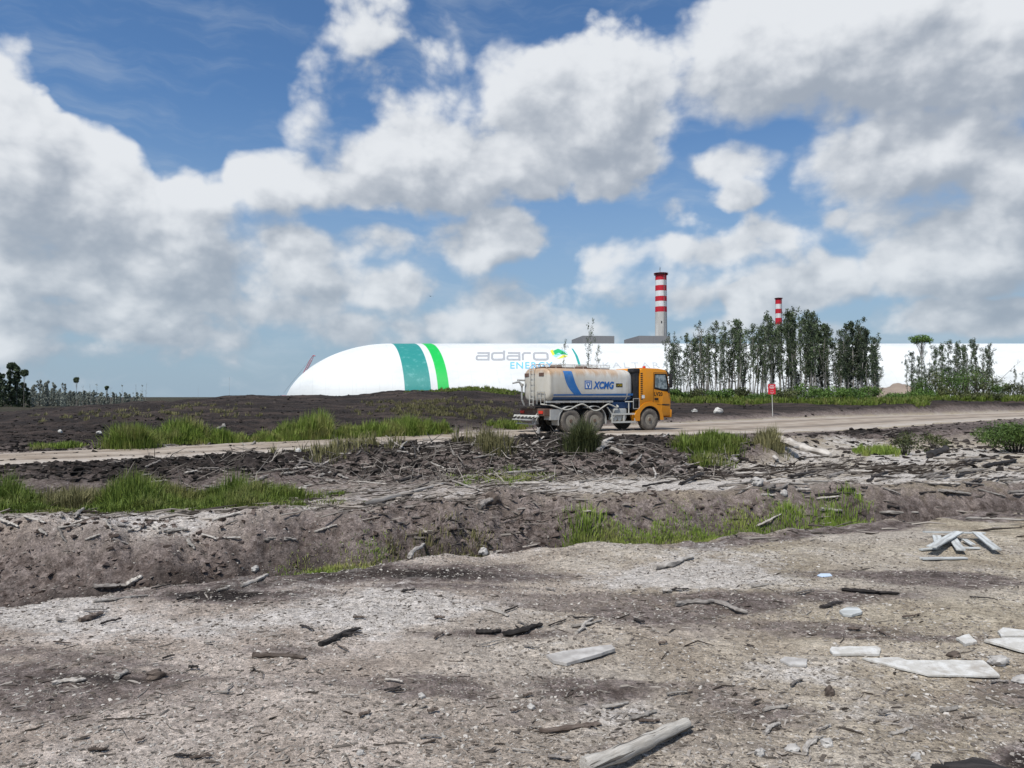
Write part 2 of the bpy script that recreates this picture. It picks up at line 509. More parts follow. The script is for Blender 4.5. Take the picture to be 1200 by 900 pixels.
class MB:
    def __init__(self): self.v = []; self.f = []; self.t = []; self.tone = .5
    def add(self, vs, fs, tone=None):
        o = len(self.v); self.v += [tuple(v) for v in vs]
        self.f += [tuple(i + o for i in f) for f in fs]
        self.t += [self.tone if tone is None else tone] * len(vs)
        return self
    def box(self, c, s, rot=None, bev=0.0, tone=None):
        if bev:
            bm = bmesh.new(); bmesh.ops.create_cube(bm, size=1.0)
            bmesh.ops.scale(bm, vec=s, verts=bm.verts)
            bmesh.ops.bevel(bm, geom=list(bm.edges), offset=bev, segments=2, affect='EDGES', profile=.5)
            vs = [v.co.copy() for v in bm.verts]; bm.verts.index_update()
            fs = [[v.index for v in f.verts] for f in bm.faces]; bm.free()
        else:
            vs = [Vector((x * s[0] / 2, y * s[1] / 2, z * s[2] / 2)) for x in (-1, 1) for y in (-1, 1) for z in (-1, 1)]
            fs = [(0, 1, 3, 2), (4, 6, 7, 5), (0, 4, 5, 1), (2, 3, 7, 6), (0, 2, 6, 4), (1, 5, 7, 3)]
        M = rot if rot is not None else Matrix.Identity(3)
        return self.add([M @ v + Vector(c) for v in vs], fs, tone)
    def tube(self, pts, rad, n=6, tone=None, cap=True):
        pts = [Vector(p) for p in pts]
        rad = [rad] * len(pts) if not hasattr(rad, '__len__') else rad
        vs = []; fs = []
        up = None
        for i, p in enumerate(pts):
            d = (pts[min(i + 1, len(pts) - 1)] - pts[max(i - 1, 0)]).normalized()
            if up is None: up = Vector((0, 0, 1)) if abs(d.z) < .9 else Vector((1, 0, 0))
            a = d.cross(up).normalized(); b = a.cross(d); up = b
            for k in range(n):
                t = 2 * math.pi * k / n
                vs.append(p + (a * math.cos(t) + b * math.sin(t)) * rad[i])
        for i in range(len(pts) - 1):
            for k in range(n):
                fs.append((i * n + k, i * n + (k + 1) % n, (i + 1) * n + (k + 1) % n, (i + 1) * n + k))
        if cap:
            fs.append(tuple(range(n))[::-1]); fs.append(tuple((len(pts) - 1) * n + k for k in range(n)))
        return self.add(vs, fs, tone)
    def lathe(self, prof, axis='z', n=32, org=(0, 0, 0)):
        vs = []; fs = []
        for (r, h) in prof:
            for k in range(n):
                t = 2 * math.pi * k / n; c, s = math.cos(t) * r, math.sin(t) * r
                v = (c, s, h) if axis == 'z' else ((c, h, s) if axis == 'y' else (h, c, s))
                vs.append((v[0] + org[0], v[1] + org[1], v[2] + org[2]))
        for i in range(len(prof) - 1):
            for k in range(n):
                q = (i * n + k, i * n + (k + 1) % n, (i + 1) * n + (k + 1) % n, (i + 1) * n + k)
                fs.append(q if axis != 'y' else q[::-1])
        if prof[0][0] > 1e-4: fs.append(tuple(range(n))[::-1])
        if prof[-1][0] > 1e-4: fs.append(tuple((len(prof) - 1) * n + k for k in range(n)))
        return self.add(vs, fs)
    def prism(self, poly, ax, a, b):
        """extrude a 2D outline; ax='y': poly is (x,z); ax='z': poly is (x,y)"""
        n = len(poly)
        P = (lambda p, h: (p[0], h, p[1])) if ax == 'y' else ((lambda p, h: (p[0], p[1], h)) if ax == 'z' else (lambda p, h: (h, p[0], p[1])))
        vs = [P(p, a) for p in poly] + [P(p, b) for p in poly]
        fs = [tuple(range(n))[::-1], tuple(range(n, 2 * n))] + [(i, (i + 1) % n, n + (i + 1) % n, n + i) for i in range(n)]
        return self.add(vs, fs)
    def build(self, name, m, parent=None, smooth=None, bev=0.0):
        me = bpy.data.meshes.new(name); me.from_pydata(self.v, [], self.f); me.validate()
        bm = bmesh.new(); bm.from_mesh(me)
        if bev:
            es = [e for e in bm.edges if len(e.link_faces) == 2 and e.calc_face_angle(0) > R(30)]
            bmesh.ops.bevel(bm, geom=es, offset=bev, segments=2, affect='EDGES', profile=.5, clamp_overlap=True)
        if len(bm.faces) < 60000: bmesh.ops.recalc_face_normals(bm, faces=bm.faces)
        bm.to_mesh(me); bm.free()
        if not bev and len(me.vertices) == len(self.t):
            a = me.attributes.new('tone', 'FLOAT', 'POINT'); a.data.foreach_set('value', self.t)
        if smooth is not None:
            me.polygons.foreach_set('use_smooth', [True] * len(me.polygons)); me.set_sharp_from_angle(angle=R(smooth))
        me.materials.append(MATS[m])
        o = bpy.data.objects.new(name, me); COL.objects.link(o)
        if parent: o.parent = parent
        return o


def np_mesh(name, verts, quads, m, attrs=None, smooth=False, parent=None, link=True):
    """fast mesh from numpy arrays of vertices and quads (or tris)"""
    me = bpy.data.meshes.new(name)
    k = quads.shape[1]
    me.vertices.add(len(verts)); me.vertices.foreach_set('co', np.ascontiguousarray(verts, np.float32).ravel())
    me.loops.add(quads.size); me.loops.foreach_set('vertex_index', np.ascontiguousarray(quads, np.int32).ravel())
    me.polygons.add(len(quads)); me.polygons.foreach_set('loop_start', np.arange(0, quads.size, k, dtype=np.int32))
    me.polygons.foreach_set('use_smooth', np.full(len(quads), smooth))
    me.update(calc_edges=True)
    for an, av in (attrs or {}).items():
        a = me.attributes.new(an, 'FLOAT', 'POINT'); a.data.foreach_set('value', np.ascontiguousarray(av, np.float32))
    me.materials.append(MATS[m])
    if not link: return me
    o = bpy.data.objects.new(name, me); COL.objects.link(o)
    if parent: o.parent = parent
    return o


def copy_tree(o, parent=None):
    c = o.copy(); COL.objects.link(c); c.parent = parent
    for ch in list(o.children): copy_tree(ch, c)
    return c


# ------------------------------------------------------------------ terrain
def _h(i, j, s):
    n = (i * 374761393 + j * 668265263 + s * 974634777) & 0x7fffffff
    n = ((n ^ (n >> 13)) * 1274126177) & 0x7fffffff
    return ((n ^ (n >> 16)) & 0xffff) / 65535.0


def vnoise(x, y, s=0):
    xi = np.floor(x).astype(np.int64); yi = np.floor(y).astype(np.int64)
    fx = x - xi; fy = y - yi
    fx = fx * fx * fx * (fx * (fx * 6 - 15) + 10); fy = fy * fy * fy * (fy * (fy * 6 - 15) + 10)
    a = _h(xi, yi, s); b = _h(xi + 1, yi, s); c = _h(xi, yi + 1, s); d = _h(xi + 1, yi + 1, s)
    return (a + (b - a) * fx) * (1 - fy) + (c + (d - c) * fx) * fy - .5


def fbm(x, y, f, oct=4, s=0, g=.5):
    t = 0; a = 1.0
    for k in range(oct):
        t = t + a * vnoise(x * f + 17.3 * k, y * f - 9.1 * k, s + k); f *= 2.03; a *= g
    return t


def ridged(x, y, f, oct=4, s=0):
    t = 0; a = 1.0
    for k in range(oct):
        t = t + a * (.5 - np.abs(vnoise(x * f + 3.7 * k, y * f, s + k)) * 2); f *= 2.1; a *= .5
    return t


PATH = np.array([(-46, 1), (-30, 9.5), (-13.8, 20.2), (-6.6, 27.6), (0, 34.6), (6.4, 39.0), (14, 45), (27.7, 58.5), (49, 74.5), (92, 101), (150, 132)], float)
PZ = np.array([-.05, -.05, -.05, -.08, -.1, -.12, -.15, -.2, -.2, -.1, 0])
PW = np.array([2.2, 2.2, 2.2, 2.5, 2.9, 3.9, 6.0, 6.0, 5.0, 4.5, 4.5])


def smooth_path(P, n=14):
    outp = []
    for i in range(len(P) - 1):
        p0 = P[max(i - 1, 0)]; p1 = P[i]; p2 = P[i + 1]; p3 = P[min(i + 2, len(P) - 1)]
        for t in np.arange(n) / n:
            outp.append(.5 * ((2 * p1) + (p2 - p0) * t + (2 * p0 - 5 * p1 + 4 * p2 - p3) * t * t + (3 * p1 - p0 - 3 * p2 + p3) * t ** 3))
    outp.append(P[-1])
    return np.array(outp)


RP = smooth_path(np.column_stack([PATH, PZ, PW]))


def road_dist(X, Y):
    best = np.full(X.shape, 1e9); zr = np.zeros(X.shape); wr = np.full(X.shape, 3.0)
    for i in range(len(RP) - 1):
        a = RP[i]; b = RP[i + 1]; d = b[:2] - a[:2]; L2 = (d ** 2).sum()
        t = np.clip(((X - a[0]) * d[0] + (Y - a[1]) * d[1]) / L2, 0, 1)
        dd = np.hypot(X - a[0] - t * d[0], Y - a[1] - t * d[1])
        m = dd < best
        best = np.where(m, dd, best); zr = np.where(m, a[2] + t * (b[2] - a[2]), zr); wr = np.where(m, a[3] + t * (b[3] - a[3]), wr)
    return best, zr, wr


# terrain sections: for bearings given by photo column, (distance Y, height z) of the same sequence of breaks of slope
CC = [-400, 0, 100, 200, 300, 400, 480, 560, 620, 700, 800, 900, 1000, 1100, 1200, 1600]
T_DITCH = [5.2, 6.0, 6.15, 6.35, 6.75, 7.1, 7.45, 7.7, 7.95, 8.15, 8.45, 8.9, 9.6, 10.0, 10.4, 11.4]
T_BTOP = [.14, .14, .15, .16, .17, .19, .2, .2, .2, .2, .19, .17, .15, .13, .12, .1]
T_FOOT = [(12.6, -.28), (12.9, -.26), (13.0, -.26), (13.0, -.22), (13.2, -.12), (13.7, 0), (14, .04), (14.3, .05), (14.4, .05), (14.6, .04), (15.2, .03), (16.5, .02), (24, -.02), (25, -.02), (25, 0), (25, 0)]
T_CREST = [(14.6, .08), (16.2, .08), (16.3, .09), (16.5, .12), (16.7, .22), (17, .38), (17.2, .5), (17.4, .6), (17.6, .62), (18, .60), (18.6, .46), (20, .28), (30, .26), (32, .10), (32, .08), (33, .05)]
T_YR = [15.6, 20.2, 21.4, 22.8, 24.2, 26.0, 28.5, 32.0, 35.4, 38.6, 44, 51, 60, 67, 74, 96]
T_BEY = [(30, -.3), (31, -.2), (31, -.18), (33, -.1), (35, 0), (38, .1), (41, .2), (45, .2), (47, .15), (49, .3), (60, .5), (69, .62), (75, .75), (82, 1.0), (89, 1.0), (110, 1.0)]
T_FAR = [(75, -1.6), (75, -.2), (75, .62), (75, 1.25), (75, 1.62), (75, 1.62), (75, 2.1), (75, 2.35), (76, 1.9), (80, 1.4), (88, 1.15), (93, 1.15), (97, 1.15), (106, 1.2), (112, 1.2), (140, 1.2)]
T_BACK = [-1.6, -1.2, -1, -.6, -.2, 0, .2, .4, .6, .9, 1.0, 1.0, 1.0, 1.0, 1.0, 1.0]


def section(c):
    I = lambda a: np.interp(c, CC, a)
    yd = I(T_DITCH); f = [I([q[0] for q in T_FOOT]), I([q[1] for q in T_FOOT])]
    k = [I([q[0] for q in T_CREST]), I([q[1] for q in T_CREST])]
    yr = I(T_YR); zr = np.interp(yr, [15, 27, 39, 58, 75, 100], [-.05, -.08, -.12, -.2, -.2, -.1])
    b = [I([q[0] for q in T_BEY]), I([q[1] for q in T_BEY])]; fr = [I([q[0] for q in T_FAR]), I([q[1] for q in T_FAR])]
    bt = I(T_BTOP)
    O = np.zeros_like(c)
    Ys = [O - 1e5, yd, yd + .40, yd + .85, yd + 1.15, yd + 1.65, yd + 3.1, f[0], k[0] - .6, k[0] + .3, np.minimum(k[0] + 2.2, yr - 3.3), yr - 2.9, yr + 3.0, b[0], fr[0], fr[0] + 50, O + 330, O + 1e5]
    Zs = [O, O, O - .23, O - .25, bt * .25 + .02, bt + .10, O + .13, f[1], k[1] * .96, k[1], zr - .02, zr, zr, b[1], fr[1], I(T_BACK), O - 2, O - 2]
    return Ys, Zs


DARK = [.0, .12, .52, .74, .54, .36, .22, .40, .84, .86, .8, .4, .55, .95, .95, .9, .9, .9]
ROUGH = [.02, .06, .04, .08, .16, .10, .03, .045, .13, .13, .10, .03, .05, .16, .22, .3, .3, .3]
PALE = [.36, .42, .1, 0, .06, .34, .62, .42, .05, .05, .2, .3, .2, 0, 0, 0, 0, 0]


def drift(X, Y):
    return fbm(X * .42 + .25 * Y, Y * 1.5, 1.0, 4, 150)


def terrain(X, Y, masks=False):
    X = np.asarray(X, float); Y = np.asarray(Y, float)
    # let the breaks of slope wander so no line is straight
    wx = fbm(X, Y, .35, 3, 50) * .9 * np.clip((Y - 3) / 6, 0, 1)
    wy = fbm(X, Y, .5, 3, 60) * .8 * np.clip((Y - 3) / 6, 0, 1)
    Yw = Y + wy
    c = np.clip(600 + FPX * (X + wx) / np.maximum(Y, .5), -400, 1600)
    Ys, Zs = section(c)
    z = np.zeros_like(X); dk = np.zeros_like(X); rg = np.zeros_like(X); pl = np.zeros_like(X)
    for i in range(len(Ys) - 1):
        m = (Yw >= Ys[i]) & (Yw < Ys[i + 1])
        t = np.clip((Yw - Ys[i]) / np.maximum(Ys[i + 1] - Ys[i], 1e-3), 0, 1)
        if i == 0: t = np.clip((Yw - (Ys[1] - .8)) / .8, 0, 1)
        ts = t * t * (3 - 2 * t) * .5 + t * .5
        z = np.where(m, Zs[i] + (Zs[i + 1] - Zs[i]) * ts, z)
        for arr, tab in ((dk, DARK), (rg, ROUGH), (pl, PALE)):
            np.copyto(arr, tab[i] + (tab[i + 1] - tab[i]) * t, where=m)
    rd, zr, wr = road_dist(X, Y)
    far = np.clip((Y - 30) / 30, 0, 1)
    nz = fbm(X, Y, 1.1, 5, 1, .55) * 1.6 + ridged(X, Y, 2.3, 4, 9) * .5 - .1
    nf = fbm(X, Y, .25, 5, 5, .5) * 1.5
    z = z + rg * (nz * (1 - far) + nf * far * 1.4)
    z = z + fbm(X, Y, .22, 3, 30) * .05 * np.clip(1 - Y / 40, 0, 1) + fbm(X, Y, 6, 3, 33) * .012 * np.clip(1.2 - Y / 12, 0, 1)
    # blocky lumps and gullies on the eroded ditch bank
    bk = np.clip((rg - .05) / .12, 0, 1) * np.clip(1 - Y / 13, 0, 1) * np.clip((Y - 5) / 1, 0, 1)
    z = z + bk * (ridged(X, Y, 2.4, 4, 90) * .36 + np.abs(fbm(X, Y, 6, 3, 95)) * .14 - .13)
    t = np.clip((rd - wr) / 1.4, 0, 1); t = t * t * (3 - 2 * t)
    z = (zr - .05) * (1 - t) + z * t
    if not masks: return z
    dk = dk * t + .15 * (1 - t)
    pl = pl * t + .35 * (1 - t) * (1 - far)
    col = 600 + FPX * X / np.maximum(Y, .5)
    def patch(px, py_y, sx, sy): return np.exp(-((col - px) / sx) ** 2 - ((Y - py_y) / sy) ** 2)
    # washed-out pale sand
    for (px, yy, sx, sy, a) in ((925, 20, 45, 1.6, .6), (990, 25, 50, 1.8, .55), (1125, 21, 50, 1.3, .7), (760, 13, 120, 1.1, .55), (1060, 19, 40, 2, .6), (860, 16.5, 90, 1.3, .4),
                                (470, 5.9, 140, .45, .6), (60, 5.5, 70, .4, 1.0), (400, 5.5, 90, .35, .55), (800, 6.6, 110, .4, .6), (720, 3.9, 70, .2, .4), (930, 4.4, 90, .3, .3), (250, 5.2, 80, .25, .35), (850, 7.2, 110, .8, .35), (200, 23.5, 120, 1.2, .5), (140, 8.4, 150, .8, .35), (1130, 14, 90, .8, .4), (1010, 4.0, 60, .3, .25), (760, 3.9, 50, .25, .3)):
        e = a * patch(px, yy, sx, sy)
        pl = pl + e; dk = dk - e * .5
    for (px, yy, sx, sy, a) in ((1000, 32, 70, 5, .9), (1180, 33, 80, 4, .7), (1110, 7.0, 80, 1.0, .25), (350, 6.9, 130, .4, .5), (550, 6.7, 190, .28, .65), (570, 5.15, 130, .13, .55), (150, 4.3, 130, .13, .4), (340, 4.8, 80, .12, .45), (960, 6.1, 120, .25, .55), (1090, 3.75, 130, .28, .34), (700, 4.1, 60, .12, .3), (230, 6.0, 90, .15, .4), (1190, 3.35, 40, .15, .9), (960, 15.2, 120, .7, .6)):
        dk = dk + a * patch(px, yy, sx, sy)
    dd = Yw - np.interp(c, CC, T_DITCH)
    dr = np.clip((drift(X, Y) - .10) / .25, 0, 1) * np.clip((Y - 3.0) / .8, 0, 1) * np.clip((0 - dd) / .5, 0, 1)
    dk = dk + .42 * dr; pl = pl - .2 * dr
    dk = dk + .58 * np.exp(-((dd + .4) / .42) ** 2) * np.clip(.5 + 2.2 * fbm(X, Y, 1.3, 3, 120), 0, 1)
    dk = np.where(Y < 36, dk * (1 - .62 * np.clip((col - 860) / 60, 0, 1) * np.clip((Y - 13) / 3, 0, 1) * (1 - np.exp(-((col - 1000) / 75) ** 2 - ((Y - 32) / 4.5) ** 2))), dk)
    gr = np.zeros_like(X)
    for (px, yy, sx, sy, a) in ((170, 11.3, 190, 1.7, .55), (910, 88, 130, 7, 1.0), (1130, 100, 120, 8, .9), (560, 72, 50, 5, .55), (520, 54, 60, 5, .35)):
        gr = gr + a * patch(px, yy, sx, sy)
    gr = gr + np.clip((Y - 118) / 30, 0, 1) * .45
    return z, dk, pl, gr


def at(px, py, ymax=320.0):
    """first point of the ground seen along a bearing (column) and depression (row) of the photograph"""
    ys = np.exp(np.linspace(math.log(2.2), math.log(ymax), 1600))
    xs = (px - 600) / FPX * ys
    zz = CAMZ + (HOR - py) / FPX * ys
    h = terrain(xs, ys)
    i = int(np.argmax(zz <= h)) if (zz <= h).any() else len(ys) - 1
    return Vector((xs[i], ys[i], h[i]))


def gz_(x, y): return float(terrain(np.array([x]), np.array([y]))[0])


# the ground: one sheet, fine near the viewer, out to the horizon all round
radii = np.concatenate([[.3, .8, 1.4, 1.9], np.exp(np.linspace(math.log(2.4), math.log(120), 600)), np.exp(np.linspace(math.log(126), math.log(9000), 60))])
azs = np.concatenate([np.linspace(-180, -62, 60)[:-1], np.linspace(-62, -40, 100)[:-1], np.linspace(-40, 40, 760)[:-1], np.linspace(40, 62, 100)[:-1], np.linspace(62, 180, 60)])
A_, R_ = np.meshgrid(np.radians(azs), radii)
GX = np.sin(A_) * R_; GY = np.cos(A_) * R_
sh = GX.shape
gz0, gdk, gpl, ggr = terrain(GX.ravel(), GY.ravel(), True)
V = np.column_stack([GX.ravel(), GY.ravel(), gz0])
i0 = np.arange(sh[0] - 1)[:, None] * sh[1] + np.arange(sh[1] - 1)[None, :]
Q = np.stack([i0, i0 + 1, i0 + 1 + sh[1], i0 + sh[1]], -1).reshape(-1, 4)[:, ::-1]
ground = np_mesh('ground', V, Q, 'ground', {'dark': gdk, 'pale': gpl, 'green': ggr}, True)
tag(ground, kind='structure')

# dirt road: its own strip with wheel ruts
nx = 25
rv, ru, re_ = [], [], []
D = np.gradient(RP[:, :2], axis=0); D /= np.linalg.norm(D, axis=1)[:, None]
fine = []
for i in range(len(RP) - 1):
    for t in np.arange(4) / 4: fine.append(np.concatenate([RP[i] * (1 - t) + RP[i + 1] * t, D[i] * (1 - t) + D[i + 1] * t]))
fine = np.array(fine)
for r in fine:
    nrm = np.array([-r[5], r[4]])
    for k in range(nx):
        u = k / (nx - 1) * 2 - 1
        wob = 1 + .22 * float(vnoise(np.array([r[0] * .5]), np.array([r[1] * .5 + (5 if u > 0 else 0)]), 77)[0])
        p = r[:2] + nrm * u * r[3] * wob
        rut = max(math.exp(-((abs(u) - .42) / .11) ** 2), 0)
        z = r[2] - .045 * rut + .03 * (1 - abs(u)) - (.10 if abs(u) > .99 else 0) + .015 * float(vnoise(np.array([p[0] * 1.5]), np.array([p[1] * 1.5]), 70)[0])
        rv.append((p[0], p[1], z)); ru.append(rut); re_.append(max(0, (abs(u) - .6) / .4))
rv = np.array(rv)
i0 = np.arange(len(fine) - 1)[:, None] * nx + np.arange(nx - 1)[None, :]
Q = np.stack([i0, i0 + 1, i0 + 1 + nx, i0 + nx], -1).reshape(-1, 4)[:, ::-1]
tag(np_mesh('dirt_road', rv, Q, 'road', {'rut': ru, 'edge': re_}, True), kind='structure')

# ------------------------------------------------------------------ white storage dome
DY, DH, DW, DXL, DXR, DCAP = 400.0, 31.8, 50.0, -64.0, 266.0, 56.0
DZ = -2.0


def dome_scale(x):
    t = (DXL - x) / DCAP if x < DXL else ((x - DXR) / DCAP if x > DXR else 0)
    return max(0.0, 1 - min(1, t) ** 2) ** .62


def dome_y(x, z, off=.12):
    s = dome_scale(x)
    q = min(1, max(0, (z - DZ) / max(DH * s, 1e-6)))
    return DY - (DW * s + off) * math.sqrt(max(0, 1 - q * q))


def dome_xz(px, py):
    """where the bearing of a photo point meets the membrane"""
    Y = DY - DW
    for _ in range(40):
        x = (px - 600) / FPX * Y; z = CAMZ + (HOR - py) / FPX * Y
        Y = .5 * Y + .5 * dome_y(x, z, 0)
    return x, z


xs = np.concatenate([DXL - DCAP * np.cos(np.linspace(0, math.pi / 2, 40)), np.linspace(DXL, DXR, 90)[1:], DXR + DCAP * np.sin(np.linspace(0, math.pi / 2, 40))[1:]])
na = 72
dv = []
for x in xs:
    s = dome_scale(x)
    for k in range(na + 1):
        t = math.pi * k / na
        dv.append((x, DY - DW * s * math.cos(t) , DZ + DH * s * math.sin(t)))
i0 = np.arange(len(xs) - 1)[:, None] * (na + 1) + np.arange(na)[None, :]
Q = np.stack([i0, i0 + 1, i0 + 2 + na, i0 + 1 + na], -1).reshape(-1, 4)[:, ::-1]
dome = empty('storage_dome', (100, DY, DZ), label='long white air-supported storage dome with teal and green bands behind the mound', cat='storage dome')
dv = np.array(dv) - np.array([0, DY, 0])
mem = np_mesh('membrane', dv, Q, 'membrane', None, True)
mem.parent = dome; mem.location = (-100, 0, -DZ)


def on_dome(name, polys, m, off=.14, strip=1.2):
    """flat outline pieces given in dome (x,z); wrapped onto the membrane with a little thickness"""
    bm = bmesh.new()
    for poly in polys:
        vs = [bm.verts.new((x, 0, z)) for x, z in poly]
        try: bm.faces.new(vs)
        except ValueError: pass
    return wrap(bm, name, m, dome, lambda x, z: dome_y(x, z, off), strip, Vector((-100, -DY, -DZ)))


def wrap(bm, name, m, parent, yf, strip, shift=Vector((0, 0, 0))):
    zs = [v.co.z for v in bm.verts]
    z = min(zs) + strip
    bmesh.ops.triangulate(bm, faces=bm.faces)
    while z < max(zs):
        bmesh.ops.bisect_plane(bm, geom=bm.verts[:] + bm.edges[:] + bm.faces[:], plane_co=(0, 0, z), plane_no=(0, 0, 1)); z += strip
    for v in bm.verts: v.co.y = yf(v.co.x, v.co.z)
    for v in bm.verts: v.co += shift
    me = bpy.data.meshes.new(name); bm.to_mesh(me); bm.free()
    me.materials.append(MATS[m])
    o = bpy.data.objects.new(name, me); COL.objects.link(o); o.parent = parent
    return o


def text_bm(body, shear=0.0, bold=0.0, spacing=1.0):
    """outline lettering as a flat bmesh in x,z; width and height normalised to the box it fills"""
    cu = bpy.data.curves.new('lettering', 'FONT'); cu.body = body; cu.size = 1; cu.shear = shear; cu.offset = bold; cu.space_character = spacing
    cu.resolution_u = 4
    ob = bpy.data.objects.new('lettering', cu); COL.objects.link(ob)
    dg = bpy.context.evaluated_depsgraph_get()
    me = bpy.data.meshes.new_from_object(ob.evaluated_get(dg))
    bm = bmesh.new(); bm.from_mesh(me)
    bpy.data.objects.remove(ob); bpy.data.meshes.remove(me); bpy.data.curves.remove(cu)
    xs = [v.co.x for v in bm.verts]; ys = [v.co.y for v in bm.verts]
    for v in bm.verts:
        v.co = Vector(((v.co.x - min(xs)) / (max(xs) - min(xs)), 0, (v.co.y - min(ys)) / (max(ys) - min(ys))))
    return bm


def text_in(bm, x0, x1, z0, z1):
    for v in bm.verts: v.co.x = x0 + v.co.x * (x1 - x0); v.co.z = z0 + v.co.z * (z1 - z0)
    return bm


def stroke(pts, w):
    """thick polyline as quads"""
    polys = []
    for a, b in zip(pts[:-1], pts[1:]):
        d = Vector((b[0] - a[0], b[1] - a[1])); L = d.length
        if L < 1e-6: continue
        d /= L; n = Vector((-d.y, d.x)) * w / 2; e = d * w * .3
        polys.append([(a[0] - e.x + n.x, a[1] - e.y + n.y), (a[0] - e.x - n.x, a[1] - e.y - n.y), (b[0] + e.x - n.x, b[1] + e.y - n.y), (b[0] + e.x + n.x, b[1] + e.y + n.y)])
    return polys


def rbox(x0, x1, z0, z1, r):
    pts = []
    for cx, cz, a0 in ((x1 - r, z1 - r, 0), (x0 + r, z1 - r, 90), (x0 + r, z0 + r, 180), (x1 - r, z0 + r, 270)):
        for k in range(4): pts.append((cx + r * math.cos(R(a0 + 30 * k)), cz + r * math.sin(R(a0 + 30 * k))))
    return pts + [pts[0]]


# grey word of wide rounded letters: x-height 414..421, photo columns 558..643
xa, zt = dome_xz(558, 413.6); xb, zb = dome_xz(643, 421.3)
wL = (xb - xa); g = wL / 85.0
def col(c): return xa + (c - 558) * g
polys = []
sw = g * 2.5
for L, c0, c1 in (('a', 559, 573), ('d', 577, 591), ('a', 595, 609), ('r', 613, 622), ('o', 626, 642)):
    if L == 'a': polys += stroke([(col(c1), zb), (col(c1) + g * .5, zb)], sw)
    if L in 'do': polys += stroke(rbox(col(c0), col(c1), zb, zt, g * 2.4), sw)
    if L == 'a': polys += stroke(rbox(col(c0), col(c1), zb, zb + (zt - zb) * .56, g * 1.6), sw * .85)
    if L == 'a': polys += stroke([(col(c1), zb - g * .3), (col(c1), zt + g * .3)], sw) + stroke([(col(c0) + g * 1.2, zt), (col(c1), zt)], sw)
    if L == 'd': polys += stroke([(col(c1), zb), (col(c1), zt + g * 2.6)], sw)
    if L == 'r': polys += stroke([(col(c0), zb), (col(c0), zt - g * 2), (col(c0) + g * 2, zt), (col(c1), zt)], sw)
on_dome('grey_lettering', polys, 'dome_grey')
xa, z1 = dome_xz(598, 424.2); xb, z0 = dome_xz(648, 432.0)
b_ = text_in(text_bm('ENERGY', bold=.01, spacing=1.15), xa, xb, z0, z1)
wrap(b_, 'blue_lettering', 'dome_blue', dome, lambda x, z: dome_y(x, z, .14), 1.0, Vector((-100, -DY, -DZ)))
xa, z1 = dome_xz(706, 424.6); xb, z0 = dome_xz(786, 430.8)
b_ = text_in(text_bm('KALTARA', spacing=1.35), xa, xb, z0, z1)
wrap(b_, 'dark_lettering', 'dome_dark', dome, lambda x, z: dome_y(x, z, .14), 1.0, Vector((-100, -DY, -DZ)))
P = lambda pts: [dome_xz(*q) for q in pts]
on_dome('green_emblem', [P([(648, 411), (654, 408.5), (660, 411.5), (666, 416), (659, 415), (652, 418), (649, 414)])], 'dome_green', .15)
on_dome('yellow_emblem', [P([(644.5, 411), (648, 409.5), (650, 415), (648, 417)]), P([(653, 420.5), (660, 415.8), (666, 417), (659, 419.5)])], 'dome_yellow', .16)
on_dome('cyan_emblem', [P([(648, 416.5), (651, 418.6), (658, 415.4), (655, 413.4)]), P([(655, 408.7), (661, 410.2), (666.5, 415), (661, 411.8)])], 'dome_cyan', .17)
on_dome('teal_swoosh', [P([(669.6, 408.2), (671.6, 408.6), (677, 417), (680, 426), (682, 434), (679.5, 434), (676.5, 424), (674, 416.5)])], 'dome_teal', .15)

# ------------------------------------------------------------------ power plant behind: chimneys, boiler houses, crane


def z_of(py, Y): return CAMZ + (HOR - py) / FPX * Y
def x_of(px, Y): return (px - 600) / FPX * Y


